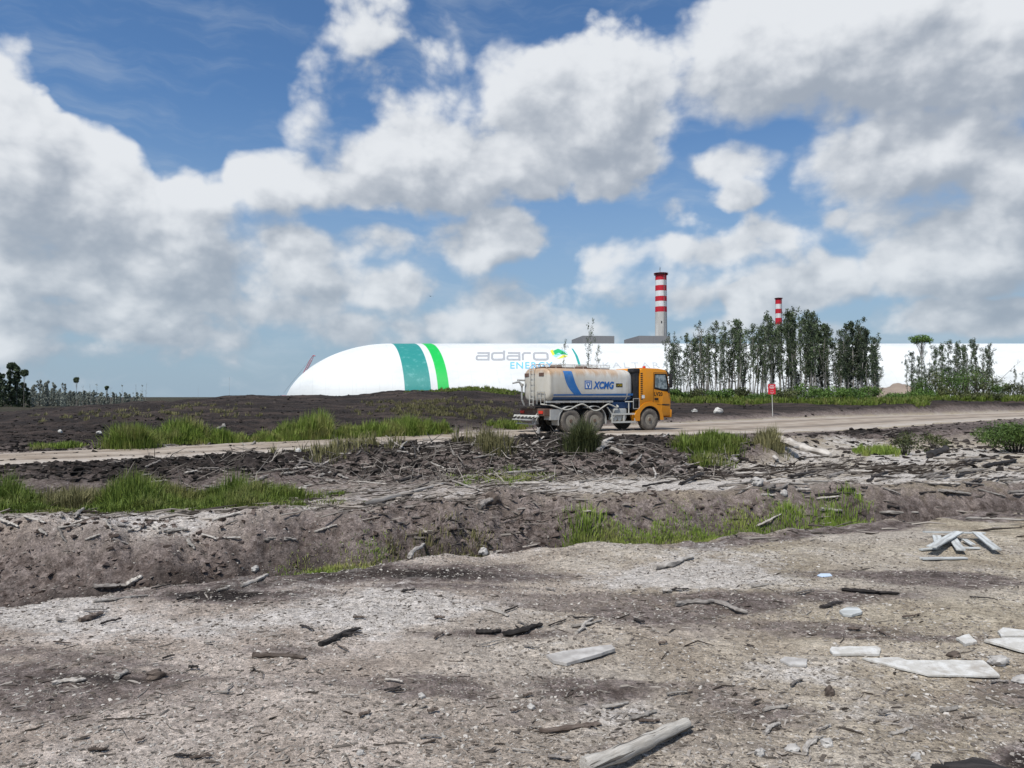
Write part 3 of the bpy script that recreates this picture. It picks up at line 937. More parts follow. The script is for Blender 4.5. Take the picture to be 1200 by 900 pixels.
def chimney(px, Y, rows, half, label, rod, base_half):
    X = x_of(px, Y)
    root = empty('chimney', (X, Y, -2), label=label, cat='chimney', group='red and white banded chimneys')
    top = z_of(rows[0], Y) + 2
    r1 = half / FPX * Y; r0 = base_half / FPX * Y
    rad = lambda h: r0 + (r1 - r0) * h / top
    lo = z_of(rows[-1], Y) + 2
    m = MB(); m.lathe([(rad(0), 0), (rad(lo), lo)], n=40); m.build('shaft', 'concrete', root, 40)
    for i in range(len(rows) - 1):
        a, b = z_of(rows[i + 1], Y) + 2, z_of(rows[i], Y) + 2
        m = MB(); m.lathe([(rad(a) + .04, a + .003), (rad(b) + .04, b)], n=40)
        m.build('red_band' if i % 2 == 0 else 'white_band', 'band_red' if i % 2 == 0 else 'band_white', root, 40)
    m = MB(); m.lathe([(r1 * 1.0, top - .35), (r1 * 1.26, top - .25), (r1 * 1.26, top + .05), (r1 * 1.0, top + .1)], n=40); m.build('platform', 'steel_dark', root, 40)
    m = MB()
    for k in range(20):
        t = 2 * math.pi * k / 20; m.tube([(r1 * 1.28 * math.cos(t), r1 * 1.28 * math.sin(t), top), (r1 * 1.28 * math.cos(t), r1 * 1.28 * math.sin(t), top + 1.2)], .07, 4)
    m.lathe([(r1 * 1.29, top + 1.15), (r1 * 1.29, top + 1.25), (r1 * 1.26, top + 1.25), (r1 * 1.26, top + 1.15)], n=40); m.build('railing', 'band_red', root)
    m = MB(); m.tube([(-r1 * .2, -r1 * .2, top), (-r1 * .2, -r1 * .2, top + rod)], .22, 6); m.tube([(-r1 * .2 - .8, -r1 * .2, top + rod * .7), (-r1 * .2 + .6, -r1 * .2, top + rod * .75)], .15, 5)
    m.build('lightning_rod', 'steel_dark', root)
    m = MB()
    for sx in (-.3, .3): m.box((sx + r1 * .35, -(r0 + r1) / 2 * .97 - .25, top * .5), (.12, .12, top * .98))
    for k in range(60): m.box((r1 * .35, -(r0 + r1) / 2 * .97 - .25, top * (.02 + .96 * k / 60)), (.6, .08, .08))
    m.build('ladder', 'cladding', root)
    m = MB(); a = top * .62
    m.box((-r1 * .15, -rad(a) - .1, a), (.9, .5, 1.8)); m.build('hatch', 'steel_dark', root)
    return root


chimney(775, 700, [321.5, 328.3, 334.5, 340.9, 347.2, 353.1, 359.4, 365.6], 6.5, 'tall thick concrete chimney with red and white bands rising above the orange cab', 7.0, 7.6)
chimney(913, 1250, [350, 356.3, 362, 367.4, 372.6, 380], 3.6, 'distant thin striped chimney showing above the treetops', 2.5, 4.6)


def boiler_house(px0, px1, Y, label):
    X0, X1 = x_of(px0, Y), x_of(px1, Y)
    top = z_of(393.3, Y)
    root = empty('boiler_house', (X0, Y, -2), R(7), label=label, cat='power plant building', group='grey boiler houses above the dome')
    w = X1 - X0; d = 48; t = top + 2
    m = MB(); m.box((w / 2, d / 2, t - 4), (w, d, 8.0)); m.build('roof', 'cladding', root)
    m = MB(); m.box((w / 2, d / 2, (t - 9.5) / 2 - .3), (w - 6, d - 6, t - 9.5)); m.build('wall', 'cladding', root)
    m = MB(); m.box((w / 2, d / 2, t - 8.8), (w - 5, d - 5, 1.4)); m.build('louvre', 'steel_dark', root)
    for sx in (1.2, w - 1.2):
        for sy in (1.2, d / 2, d - 1.2):
            m = MB(); m.box((sx, sy, (t - 8) / 2), (1.6, 1.6, t - 8.02)); m.build('column', 'steel_dark', root)


boiler_house(683, 721, 650, 'grey flat-roofed boiler house behind the dome, left of the thick chimney')
boiler_house(749, 787, 650, 'grey flat-roofed boiler house standing partly behind the thick chimney')

cr = empty('crane', (-137, 470, -2), label='red lattice-boom crane peeping out behind the rounded dome end', cat='crane')
m = MB(); m.box((-3, 0, 1.0), (7, 6, 1.4), bev=.2); m.build('crawler_base', 'steel_dark', cr)
m = MB(); m.box((-3.5, 0, 3.2), (7, 3.2, 2.6), bev=.2); m.build('machine_house', 'crane_red', cr)
m = MB()
A, B = Vector((-1, 0, 3)), Vector((12.6, 0, 29.5))
dd = (B - A).normalized(); nn = Vector((dd.z, 0, -dd.x))
ch = [(nn * .8 + Vector((0, .8, 0))), (nn * .8 - Vector((0, .8, 0))), (-nn * .8 - Vector((0, .8, 0))), (-nn * .8 + Vector((0, .8, 0)))]
for c in ch: m.tube([A + c * .4, A + (B - A) * .15 + c * .7, B - dd * 3 + c * .7, B + c * .3], .10, 5)
N = 16
for k in range(N):
    for q in range(4):
        m.tube([A + (B - A) * (.1 + .8 * k / N) + ch[q] * .66, A + (B - A) * (.1 + .8 * (k + 1) / N) + ch[(q + 1) % 4] * .66], .06, 4)
m.build('boom', 'crane_red', cr)
m = MB(); m.tube([B, B + Vector((1.2, 0, -.4))], .35, 6); m.build('boom_head', 'crane_red', cr)
m = MB(); m.tube([Vector((-6, 0, 6)), B], .05, 4); m.build('pendant_cable', 'steel_dark', cr)

# sand heaps by the dome foot on the right
hv = []
nu, nv = 90, 26
Yh = 210.0
for j in range(nv):
    for i in range(nu):
        x = x_of(985, Yh) + (x_of(1100, Yh) - x_of(985, Yh)) * i / (nu - 1); y = Yh - 12 + 24 * j / (nv - 1)
        px = 985 + 115 * i / (nu - 1)
        h = .9 * math.exp(-((px - 1018) / 16) ** 2) + 1.7 * math.exp(-((px - 1055) / 12) ** 2) + 3.2 * math.exp(-((px - 1042) / 44) ** 4)
        h *= max(0, 1 - ((y - Yh) / 12) ** 2) * min(1, min(i, nu - 1 - i) / 8)
        n_ = float(vnoise(np.array([x * .5]), np.array([y * .5]), 3)[0])
        hv.append((x - x_of(1040, Yh), y - Yh, -.3 + h * (1 + .25 * n_)))
i0 = np.arange(nv - 1)[:, None] * nu + np.arange(nu - 1)[None, :]
Q = np.stack([i0, i0 + 1, i0 + 1 + nu, i0 + nu], -1).reshape(-1, 4)
heap = np_mesh('sand_heap', np.array(hv), Q, 'sand', None, True)
heap.location = (x_of(1040, Yh), Yh, .6)
tag(heap, 'brown sand heaps at the dome foot right of the grove', 'sand heap', kind='structure')

# ------------------------------------------------------------------ water tanker truck
TZ = -.115
truck = empty('tanker_truck', (6.4, 39.25, TZ), R(30), label='dusty white water tanker truck with orange cab and blue stripes on the dirt road', cat='truck')
# local axes: x forward from the front axle, y left, z up; the seen side is y < 0
TC, THH, THW, TN = 2.28, .82, 1.17, 4.6


def tank_y(z, off=0.0):
    q = min(1, abs((z - TC) / THH))
    return -(THW * (1 - q ** TN) ** (1 / TN)) - off


def tank_sec(sc, x, n=56):
    pts = []
    for k in range(n):
        t = 2 * math.pi * k / n; c, s = math.cos(t), math.sin(t)
        pts.append((x, sc[0] * THW * math.copysign(abs(c) ** (2 / TN), c), TC + sc[1] * THH * math.copysign(abs(s) ** (2 / TN), s)))
    return pts


m = MB()
secs = [(-6.10, .0), (-6.095, .5), (-6.075, .86), (-6.03, .95), (-5.96, .985), (-5.86, 1.0)] + [(x, 1.0) for x in np.linspace(-5.4, -1.5, 8)] + [(-1.30, .99), (-1.16, .955), (-1.05, .89), (-.97, .80), (-.94, .6), (-.93, 0)]
vs = []
for x, s in secs: vs += tank_sec((max(s, .001), max(s, .001)), x)
n = 56
fs = [(i * n + k, i * n + (k + 1) % n, (i + 1) * n + (k + 1) % n, (i + 1) * n + k) for i in range(len(secs) - 1) for k in range(n)]
m.add(vs, fs)
tank = m.build('tank', 'tank', truck, 50)
# weld seams / rear rim
for x, w_ in ((-5.90, .05), (-1.42, .03)):
    m = MB(); a = tank_sec((1.008, 1.012), x - w_); b = tank_sec((1.008, 1.012), x + w_)
    m.add(a + b, [(k, (k + 1) % n, n + (k + 1) % n, n + k) for k in range(n)])
    m.build('rim_band', 'tank', tank, 60)


def on_tank(name, polys, mt, off=.006, parent=tank):
    bm = bmesh.new()
    for poly in polys:
        bm.faces.new([bm.verts.new((x, 0, z)) for x, z in poly])
    return wrap(bm, name, mt, parent, lambda x, z: tank_y(z, off), .03)


def arc_pts(p0, p1, p2, k=12):
    return [((1 - t) ** 2 * p0[0] + 2 * t * (1 - t) * p1[0] + t * t * p2[0], (1 - t) ** 2 * p0[1] + 2 * t * (1 - t) * p1[1] + t * t * p2[1]) for t in np.linspace(0, 1, k)]


# slanting swoosh running into the long stripe
Lc = arc_pts((-5.22, 2.95), (-5.20, 2.25), (-4.62, 1.83)); Rc = arc_pts((-4.72, 2.95), (-4.66, 2.35), (-4.18, 1.83))
on_tank('blue_swoosh', [[Lc[i], Lc[i + 1], Rc[i + 1], Rc[i]] for i in range(len(Lc) - 1)], 'blue_paint')
on_tank('blue_stripe', [[(-5.80, 1.77), (-.99 - .05, 1.77), (-1.04, 1.88), (-5.80, 1.83)]], 'blue_paint', .007)
on_tank('navy_skirt', [[(-5.80, 1.50), (-1.22, 1.50), (-1.06, 1.70), (-5.80, 1.70)]], 'navy_paint', .006)
# square emblem with a triangle, then the bold slanted word
e0, e1, ez0, ez1 = -4.02, -3.60, 2.10, 2.50
on_tank('emblem', [[(e0, ez0), (e1, ez0), (e1, ez1), (e0, ez1)]], 'letter_blue', .008)
on_tank('emblem_field', [[(e0 + .06, ez0 + .04), (e1 - .06, ez0 + .04), (e1 - .05, ez1 - .05), (e0 + .05, ez1 - .05)]], 'letter_white', .011)
cx = (e0 + e1) / 2
on_tank('emblem_triangle', [[(cx - .14, 2.42), (cx - .02, 2.14), (cx + .02, 2.14), (cx + .14, 2.42)]], 'letter_blue', .014)
on_tank('emblem_notch', [[(cx - .07, 2.37), (cx, 2.25), (cx + .07, 2.37)]], 'letter_white', .017)
b_ = text_in(text_bm('XCMG', shear=.25, bold=.045, spacing=1.04), -3.52, -2.24, 2.10, 2.47)
wrap(b_, 'lettering', 'letter_blue', tank, lambda x, z: tank_y(z, .009), .03)
on_tank('plate', [[(-2.13, 2.20), (-1.72, 2.20), (-1.72, 2.38), (-2.13, 2.38)]], 'black', .008)
b_ = text_in(text_bm('LV20', bold=.02, spacing=1.1), -2.08, -1.77, 2.24, 2.34)
wrap(b_, 'plate_lettering', 'plate_yellow', tank, lambda x, z: tank_y(z, .012), .03)
# rear end: ladder, small plates, spray monitor, hose rack
m = MB()
for yy in (.02, .36):
    m.tube([(-6.20, yy, .95), (-6.20, yy, 3.12), (-6.05, yy, 3.28), (-5.6, yy, 3.28), (-5.5, yy, 3.1)], .022, 6)
for k in range(8): m.tube([(-6.20, .02, 1.1 + .27 * k), (-6.20, .36, 1.1 + .27 * k)], .016, 5)
m.build('ladder', 'pale_metal', truck, 50)
for yy in (-.55, .78):
    m = MB(); m.box((-6.085, yy, 2.78), (.05, .42, .17), bev=.01); m.build('rear_plate', 'rusty', truck)
m = MB(); m.tube([(-6.1, .95, 1.2), (-6.28, .95, 1.6), (-6.28, .95, 2.3)], .05, 8); m.tube([(-6.28, .95, 2.3), (-6.42, 1.0, 2.46), (-6.72, 1.12, 2.38)], [.06, .06, .04], 8); m.tube([(-6.2, .8, 2.52), (-6.45, 1.1, 2.55)], .05, 8); m.lathe([(.09, 2.24), (.09, 2.36)], n=12, org=(-6.28, .95, 0))
m.build('spray_gun', 'grey_metal', truck, 50)
m = MB()
for (a, b) in (((-6.15, -.9, 1.35), (-6.15, -.9, 1.95)), ((-6.15, -.25, 1.35), (-6.15, -.25, 1.95)), ((-6.15, -.9, 1.95), (-6.15, -.25, 1.95)), ((-6.15, -.9, 1.65), (-6.15, -.25, 1.65)), ((-6.15, -.58, 1.35), (-6.15, -.58, 1.95))): m.tube([a, b], .018, 6)
m.build('hose_rack', 'grey_metal', truck)
# rear working platform with rails and spray bar
m = MB(); m.box((-6.36, .3, 1.26), (.5, 1.7, .05))
m.build('platform', 'chassis', truck)
m = MB()
for yy in (.15, 1.15): m.tube([(-6.58, yy, 1.28), (-6.58, yy, 1.92)], .014, 6)
for zz in (1.6, 1.92): m.tube([(-6.58, .15, zz), (-6.58, 1.15, zz), (-6.15, 1.15, zz)], .012, 6)
m.build('platform_railing', 'chassis', truck)
m = MB(); m.box((-6.05, 0, .98), (.5, 2.2, .34), bev=.03); m.build('rear_beam', 'rusty', truck)
for sy in (-.85, .85):
    m = MB(); m.box((-6.32, sy, .98), (.04, .36, .14), bev=.01); m.build('tail_light', 'beacon', truck)
m = MB(); m.box((-6.58, .3, .62), (.28, 1.7, .05)); m.box((-6.45, .3, .42), (.2, 1.6, .04))
for yy in (-.5, 1.05):
    m.tube([(-6.2, yy, 1.0), (-6.58, yy, .62)], .03, 5); m.tube([(-6.2, yy, .9), (-6.45, yy, .42)], .025, 5)
m.build('rear_step', 'grey_metal', truck)
m = MB(); m.tube([(-6.55, -1.0, .80), (-6.55, 1.2, .80)], .045, 8)
for k in range(7): m.tube([(-6.55, -.9 + .33 * k, .80), (-6.68, -.9 + .33 * k, .74)], .03, 6)
m.build('spray_bar', 'pale_metal', truck, 50)
# walkway and rails on top
m = MB(); m.box((-3.9, 0, 3.125), (3.9, .8, .05)); m.build('walkway', 'rusty', truck)
m = MB()
for yy in (-.48, .48):
    for zz in (3.2, 3.3): m.tube([(-5.75, yy, zz), (-2.0, yy, zz)], .014, 5)
    for k in range(8): m.tube([(-5.75 + 3.75 * k / 7, yy, 3.02), (-5.75 + 3.75 * k / 7, yy, 3.3)], .014, 5)
m.build('top_railing', 'pale_metal', truck)
for xx in (-4.9, -3.4):
    m = MB(); m.lathe([(.30, 3.05), (.30, 3.22), (.26, 3.27), (.0, 3.28)], n=24, org=(xx, 0, 0)); m.build('manhole', 'rusty', truck, 40)
# chassis, pale pipe shelf, hose
m = MB()
for yy in (-.43, .43): m.box((-2.55, yy, .98), (7.3, .10, .28))
for xx in (-5.6, -4.1, -2.2, -.9): m.box((xx, 0, .98), (.14, .8, .2))
for xx in (-4.84, -3.44): m.tube([(xx, -.9, .56), (xx, .9, .56)], .11, 10); m.lathe([(.0, -.2), (.24, -.15), (.24, .15), (.0, .2)], 'y', 16, (xx, 0, .58))
m.tube([(0, -.9, .56), (0, .9, .56)], .08, 8)
for xx in (-5.5, -4.1, -2.6, -1.3): m.box((xx, 0, 1.30), (.12, 1.5, .40))
m.build('chassis', 'chassis', truck)
m = MB(); m.box((-3.2, 0, 1.05), (5.2, 1.1, .62), bev=.05); m.build('under_tank_shade', 'black_plastic', truck)  # dark block added to stand for the shade under the tank
m = MB(); m.box((-4.18, -1.02, 1.475), (3.9, .14, .09), bev=.01)
for k in range(10): m.box((-5.95 + .39 * k, -1.09, 1.475), (.03, .04, .11))
m.build('side_shelf', 'grey_metal', truck)
cp = [(-6.15, -.6, 1.36), (-5.85, -1.1, 1.30), (-5.3, -1.18, 1.12), (-4.9, -1.18, 1.12), (-4.45, -1.18, 1.30), (-4.15, -1.18, 1.36), (-3.85, -1.18, 1.24), (-3.5, -1.18, 1.05), (-3.2, -1.18, 1.07), (-2.85, -1.18, 1.25), (-2.6, -1.18, 1.35), (-2.35, -1.18, 1.28), (-2.15, -1.18, 1.20), (-1.98, -1.16, 1.22), (-1.96, -1.0, 1.3)]
sp = smooth_path(np.array(cp, float), 6)
m = MB(); m.tube([tuple(p) for p in sp], .036, 8); m.build('hose', 'hose', truck, 60)


def wheel(x, y, outer, w, name='wheel', rimdeep=.1):
    """outer: -1 when the visible face looks to the right side of the truck"""
    e = empty(name, (x, y, .56)); e.parent = truck
    m = MB(); h = w / 2; r = .56
    prof = [(.27, -h * .8), (.30, -h * .92), (.42, -h * 1.0), (.50, -h * .96), (.545, -h * .8), (.56, -h * .6), (.56, h * .6), (.545, h * .8), (.50, h * .96), (.42, h * 1.0), (.30, h * .92), (.27, h * .8)]
    m.lathe(prof, 'y', 40)
    for k in range(40):
        t = 2 * math.pi * k / 40
        for s in (-1, 1):
            m.box((math.cos(t) * .562, s * h * .48, math.sin(t) * .562), (.03, h * .6, .05), Matrix.Rotation(-t, 3, 'Y') @ Matrix.Rotation(.35 * s, 3, 'X'))
    m.build('tyre', 'tyre_dusty' if abs(y) > .99 and w < .4 else 'tyre', e, 50)
    m = MB(); f = outer * h
    if rimdeep < .2: pr = [(.285, f * .85), (.27, f * .55), (.24, f * .62), (.20, f * .80), (.13, f * .82), (.125, f * 1.02), (.0, f * 1.05)]
    else: pr = [(.285, f * .9), (.26, f * .45), (.20, f * .25), (.15, f * .25), (.14, f * .75), (.10, f * .85), (.0, f * .87)]
    m.lathe(pr, 'y', 28)
    for k in range(10):
        t = 2 * math.pi * k / 10; m.box((math.cos(t) * .175, f * (.82 if rimdeep < .2 else .3), math.sin(t) * .175), (.025, .03, .025))
    m.build('rim', 'rim', e, 40)
    m = MB(); m.lathe([(.085, f * 1.02), (.08, f * 1.16), (0, f * 1.18)], 'y', 16); m.build('hub_cap', 'rusty', e, 40)
    return e


wheel(0, -1.05, -1, .32)
wheel(0, 1.05, 1, .32)
for xx in (-3.44, -4.84):
    wheel(xx, -1.06, -1, .29, rimdeep=.3); wheel(xx, -.73, 1, .29, rimdeep=.3)
    wheel(xx, 1.06, 1, .29, rimdeep=.3); wheel(xx, .73, -1, .29, rimdeep=.3)


def band(cx, cz, r0, r1, a0, a1, k=18):
    o = [(cx + r1 * math.cos(R(a)), cz + r1 * math.sin(R(a))) for a in np.linspace(a0, a1, k)]
    i = [(cx + r0 * math.cos(R(a)), cz + r0 * math.sin(R(a))) for a in np.linspace(a1, a0, k)]
    return o + i


for sy in (-1, 1):
    m = MB(); y0, y1 = sorted((sy * 1.20, sy * .6))
    m.prism(band(-4.84, .56, .69, .72, 60, 196), 'y', y0, y1); m.prism(band(-3.44, .56, .69, .72, -14, 120), 'y', y0, y1)
    m.prism([(-5.98, .62), (-5.48, .62), (-5.40, 1.12), (-5.98, 1.12)], 'y', y0 + .02, y1 - .3 * 0)
    m.build('mudguard', 'grey_metal', truck, 40)
# side guard, tanks and boxes between the axles
m = MB()
for zz in (.46, .86): m.box((-1.62, -1.16, zz), (1.50, .05, .085))
for xx in (-2.34, -1.62, -.90): m.box((xx, -1.155, .66), (.08, .045, .48))
m.tube([(-1.28, -1.12, .9), (-1.28, -1.12, 1.48)], .03, 6); m.tube([(-1.5, -1.12, 1.47), (-1.0, -1.12, 1.47)], .03, 6)
m.tube([(-2.36, -1.14, .86), (-2.62, -1.12, 1.2)], .035, 6)
m.build('side_guard', 'pale_metal', truck)
m = MB(); m.box((-1.78, -.86, .88), (.78, .5, .5), bev=.06); m.build('fuel_tank', 'grey_metal', truck, 40)
for k in range(3):
    m = MB(); m.lathe([(0, -1.12), (.11, -1.1), (.12, -1.04), (.12, -.7), (0, -.69)], 'y', 16, (-2.12 + .28 * k, 0, .62)); m.build('air_tank', 'pale_metal', truck, 40)
m = MB(); m.box((-1.6, -.62, 1.30), (1.2, .7, .34), bev=.04); m.build('water_pump', 'navy_paint', truck, 40)
m = MB(); m.box((-1.5, .85, .78), (1.3, .5, .55), bev=.05); m.build('battery_box', 'chassis', truck, 40)
# cab
prof = [(1.36, .74), (1.40, 1.0), (1.41, 1.62), (1.33, 2.2), (1.17, 2.98), (1.06, 3.10), (.6, 3.16), (-.45, 3.14), (-.60, 3.08), (-.62, 2.0), (-.62, 1.05)]
prof += [(.76 * math.cos(R(a)), .56 + .76 * math.sin(R(a))) for a in np.linspace(138, 4, 16)] + [(.80, .74)]
m = MB(); m.prism(prof, 'y', -1.2, 1.2)
cab = m.build('cab', 'cab_orange', truck, 35, bev=.045)
m = MB(); m.prism([(-.56, 3.1), (.9, 3.12), (.75, 3.17), (-.4, 3.19)], 'y', -1.0, 1.0); m.build('roof_panel', 'cab_orange', cab, 30)
for sy in (-1, 1):
    s = lambda a, b: sorted((sy * a, sy * b))
    m = MB(); m.prism(band(0, .56, .70, .90, -2, 168, 22), 'y', *s(1.23, .85)); m.prism([(-.90, .50), (-.66, .50), (-.64, .80), (-.70, 1.08), (-.84, 1.02), (-.98, .80)], 'y', *s(1.228, .86))
    m.build('wheel_arch', 'cab_orange', cab, 40)
    m = MB(); m.prism(band(0, .56, .66, .699, -6, 176, 22), 'y', *s(1.2, .5)); m.build('arch_liner', 'black_plastic', cab, 40)
    win = [(.33, 2.16), (.36, 2.86), (1.10, 2.86), (1.23, 2.28), (1.23, 2.05), (.8, 2.07)]
    m = MB(); m.prism([(.29, 2.12), (.31, 2.90), (1.14, 2.90), (1.27, 2.30), (1.27, 1.98), (.8, 2.03)], 'y', *s(1.206, 1.19)); m.build('window_frame', 'black', cab)
    m = MB(); m.prism([(.37, 2.20), (.39, 2.84), (1.04, 2.84), (1.16, 2.30), (1.16, 2.12), (.8, 2.12)], 'y', *s(1.212, 1.20)); m.build('side_window', 'glass', cab)
    m = MB()
    for (a, b) in (((.24, 1.36), (.26, 2.95)), ((.26, 2.95), (1.12, 2.95)), ((.24, 1.36), (1.38, 1.24))):
        d = Vector((b[0] - a[0], 0, b[1] - a[1])); L = d.length; an = math.atan2(d.z, d.x)
        m.box(((a[0] + b[0]) / 2, sy * 1.2, (a[1] + b[1]) / 2), (L, .008, .022), Matrix.Rotation(-an, 3, 'Y'))
    m.build('door_seam', 'black', cab)
    m = MB(); m.box((.44, sy * 1.215, 1.60), (.24, .04, .11), bev=.015); m.build('door_handle', 'black', cab)
    m = MB(); m.box((1.28, sy * 1.36, 2.55), (.10, .20, .72), bev=.03); m.tube([(1.2, sy * 1.18, 2.88), (1.28, sy * 1.36, 2.86)], .02, 5); m.tube([(1.24, sy * 1.18, 2.25), (1.28, sy * 1.36, 2.25)], .02, 5); m.tube([(1.26, sy * 1.25, 2.2), (1.20, sy * 1.28, 1.92)], .05, 6); m.build('mirror', 'black_plastic', cab, 40)
    m = MB(); m.box((1.40, sy * .95, 1.02), (.05, .42, .2), bev=.03); m.build('headlight', 'glass', cab, 40)
    m = MB(); m.box((1.08, sy * 1.19, 1.32), (.5, .03, .05)); m.build('trim_strip', 'black_plastic', cab)
m = MB(); m.prism([(1.425, 1.72), (1.35, 2.2), (1.235, 2.84), (1.22, 2.84), (1.33, 2.2), (1.40, 1.72)], 'y', -1.08, 1.08); m.build('windscreen', 'glass', cab)
m = MB(); m.prism([(1.16, 2.98), (1.44, 2.78), (1.46, 2.82), (1.20, 3.08)], 'y', -1.15, 1.15); m.build('sun_visor', 'black_plastic', cab)
m = MB(); m.box((1.43, 0, .86), (.16, 2.4, .42), bev=.05); m.build('bumper', 'cab_orange', cab, 40)
m = MB(); m.box((1.42, 0, 1.35), (.04, 1.5, .36), bev=.015); m.build('grille', 'black_plastic', cab)
m = MB(); m.lathe([(.09, 3.15), (.09, 3.19), (.075, 3.29), (.0, 3.31)], n=14, org=(.15, -.6, 0)); m.build('beacon', 'beacon', cab, 40)
b_ = text_in(text_bm('LV20', bold=.03, spacing=1.1), .30, .86, 1.76, 1.96)
wrap(b_, 'door_lettering', 'black', cab, lambda x, z: -1.206, 5)
m = MB(); m.box((-.42, -1.205, 1.72), (.18, .01, .16)); m.build('door_sticker', 'letter_white', cab)
m = MB()
for k in range(14): m.box((-.52, -1.2, 1.6 + .1 * k), (.14, .012, .05))
m.build('louvre', 'black_plastic', cab)
m = MB(); m.box((-.80, -.92, 2.14), (.30, .46, 2.02), bev=.04); m.box((-.80, -.92, 3.04), (.42, .50, .22), bev=.04); m.box((-.82, -1.0, 1.28), (.34, .3, .5), bev=.03); m.build('air_intake', 'black_plastic', truck, 40)
m = MB()
for (a, b) in (((-1.05, 1.12), (-1.05, 1.62)), ((-1.05, 1.62), (-.68, 1.62)), ((-.68, 1.62), (-.68, 1.12)), ((-.68, 1.12), (-1.05, 1.12))): m.tube([(a[0], -1.20, a[1]), (b[0], -1.20, b[1])], .016, 5)
m.build('intake_guard', 'grey_metal', truck)

# ------------------------------------------------------------------ roadside warning sign
sp_ = at(904.5, 488)
sg = empty('warning_sign', sp_, R(4), label='red square warning sign on a thin pale post at the far road edge', cat='sign')
m = MB(); m.tube([(.06, 0, -.2), (.0, 0, 2.55)], .03, 8); m.build('post', 'pale_metal', sg)
m = MB(); m.box((-.02, -.045, 2.22), (.64, .02, .84), bev=.008); m.build('board', 'sign_red', sg)
m = MB()
for zz, ws in ((2.53, (.07, .12, .06)), (2.40, (.12, .05, .10, .08)), (2.31, (.05, .09, .07, .06)), (2.12, (.06, .04, .08)), (1.97, (.05, .10, .05, .09)), (1.88, (.04, .07, .05))):
    t = sum(ws) + .025 * (len(ws) - 1); x = -.02 - t / 2
    for w_ in ws:
        m.box((x + w_ / 2, -.057, zz), (w_, .004, .055 if zz > 2.2 else .022)); x += w_ + .025
m.build('lettering', 'letter_white', sg)

# ------------------------------------------------------------------ trees


def leaf_quads(centers, size, rng, droop=.3, tonebase=None, aspect=.42):
    """one bent leaf-spray face per centre, random facing"""
    n = len(centers)
    a = rng.normal(size=(n, 3)); a[:, 2] -= droop * 1.5; a /= np.linalg.norm(a, axis=1)[:, None]
    b = np.cross(a, rng.normal(size=(n, 3))); b /= np.linalg.norm(b, axis=1)[:, None]
    s = size * rng.uniform(.6, 1.4, n)[:, None]
    L = a * s; Wd = b * s * aspect
    c = np.asarray(centers)
    v = np.stack([c - L * .5, c + Wd * .5, c + L * .5, c - Wd * .5], 1).reshape(-1, 3)
    q = np.arange(n * 4).reshape(-1, 4)
    t = np.repeat(np.clip((rng.uniform(0, 1, n) if tonebase is None else tonebase + rng.normal(0, .2, n)), 0, 1), 4)
    return v, q, t


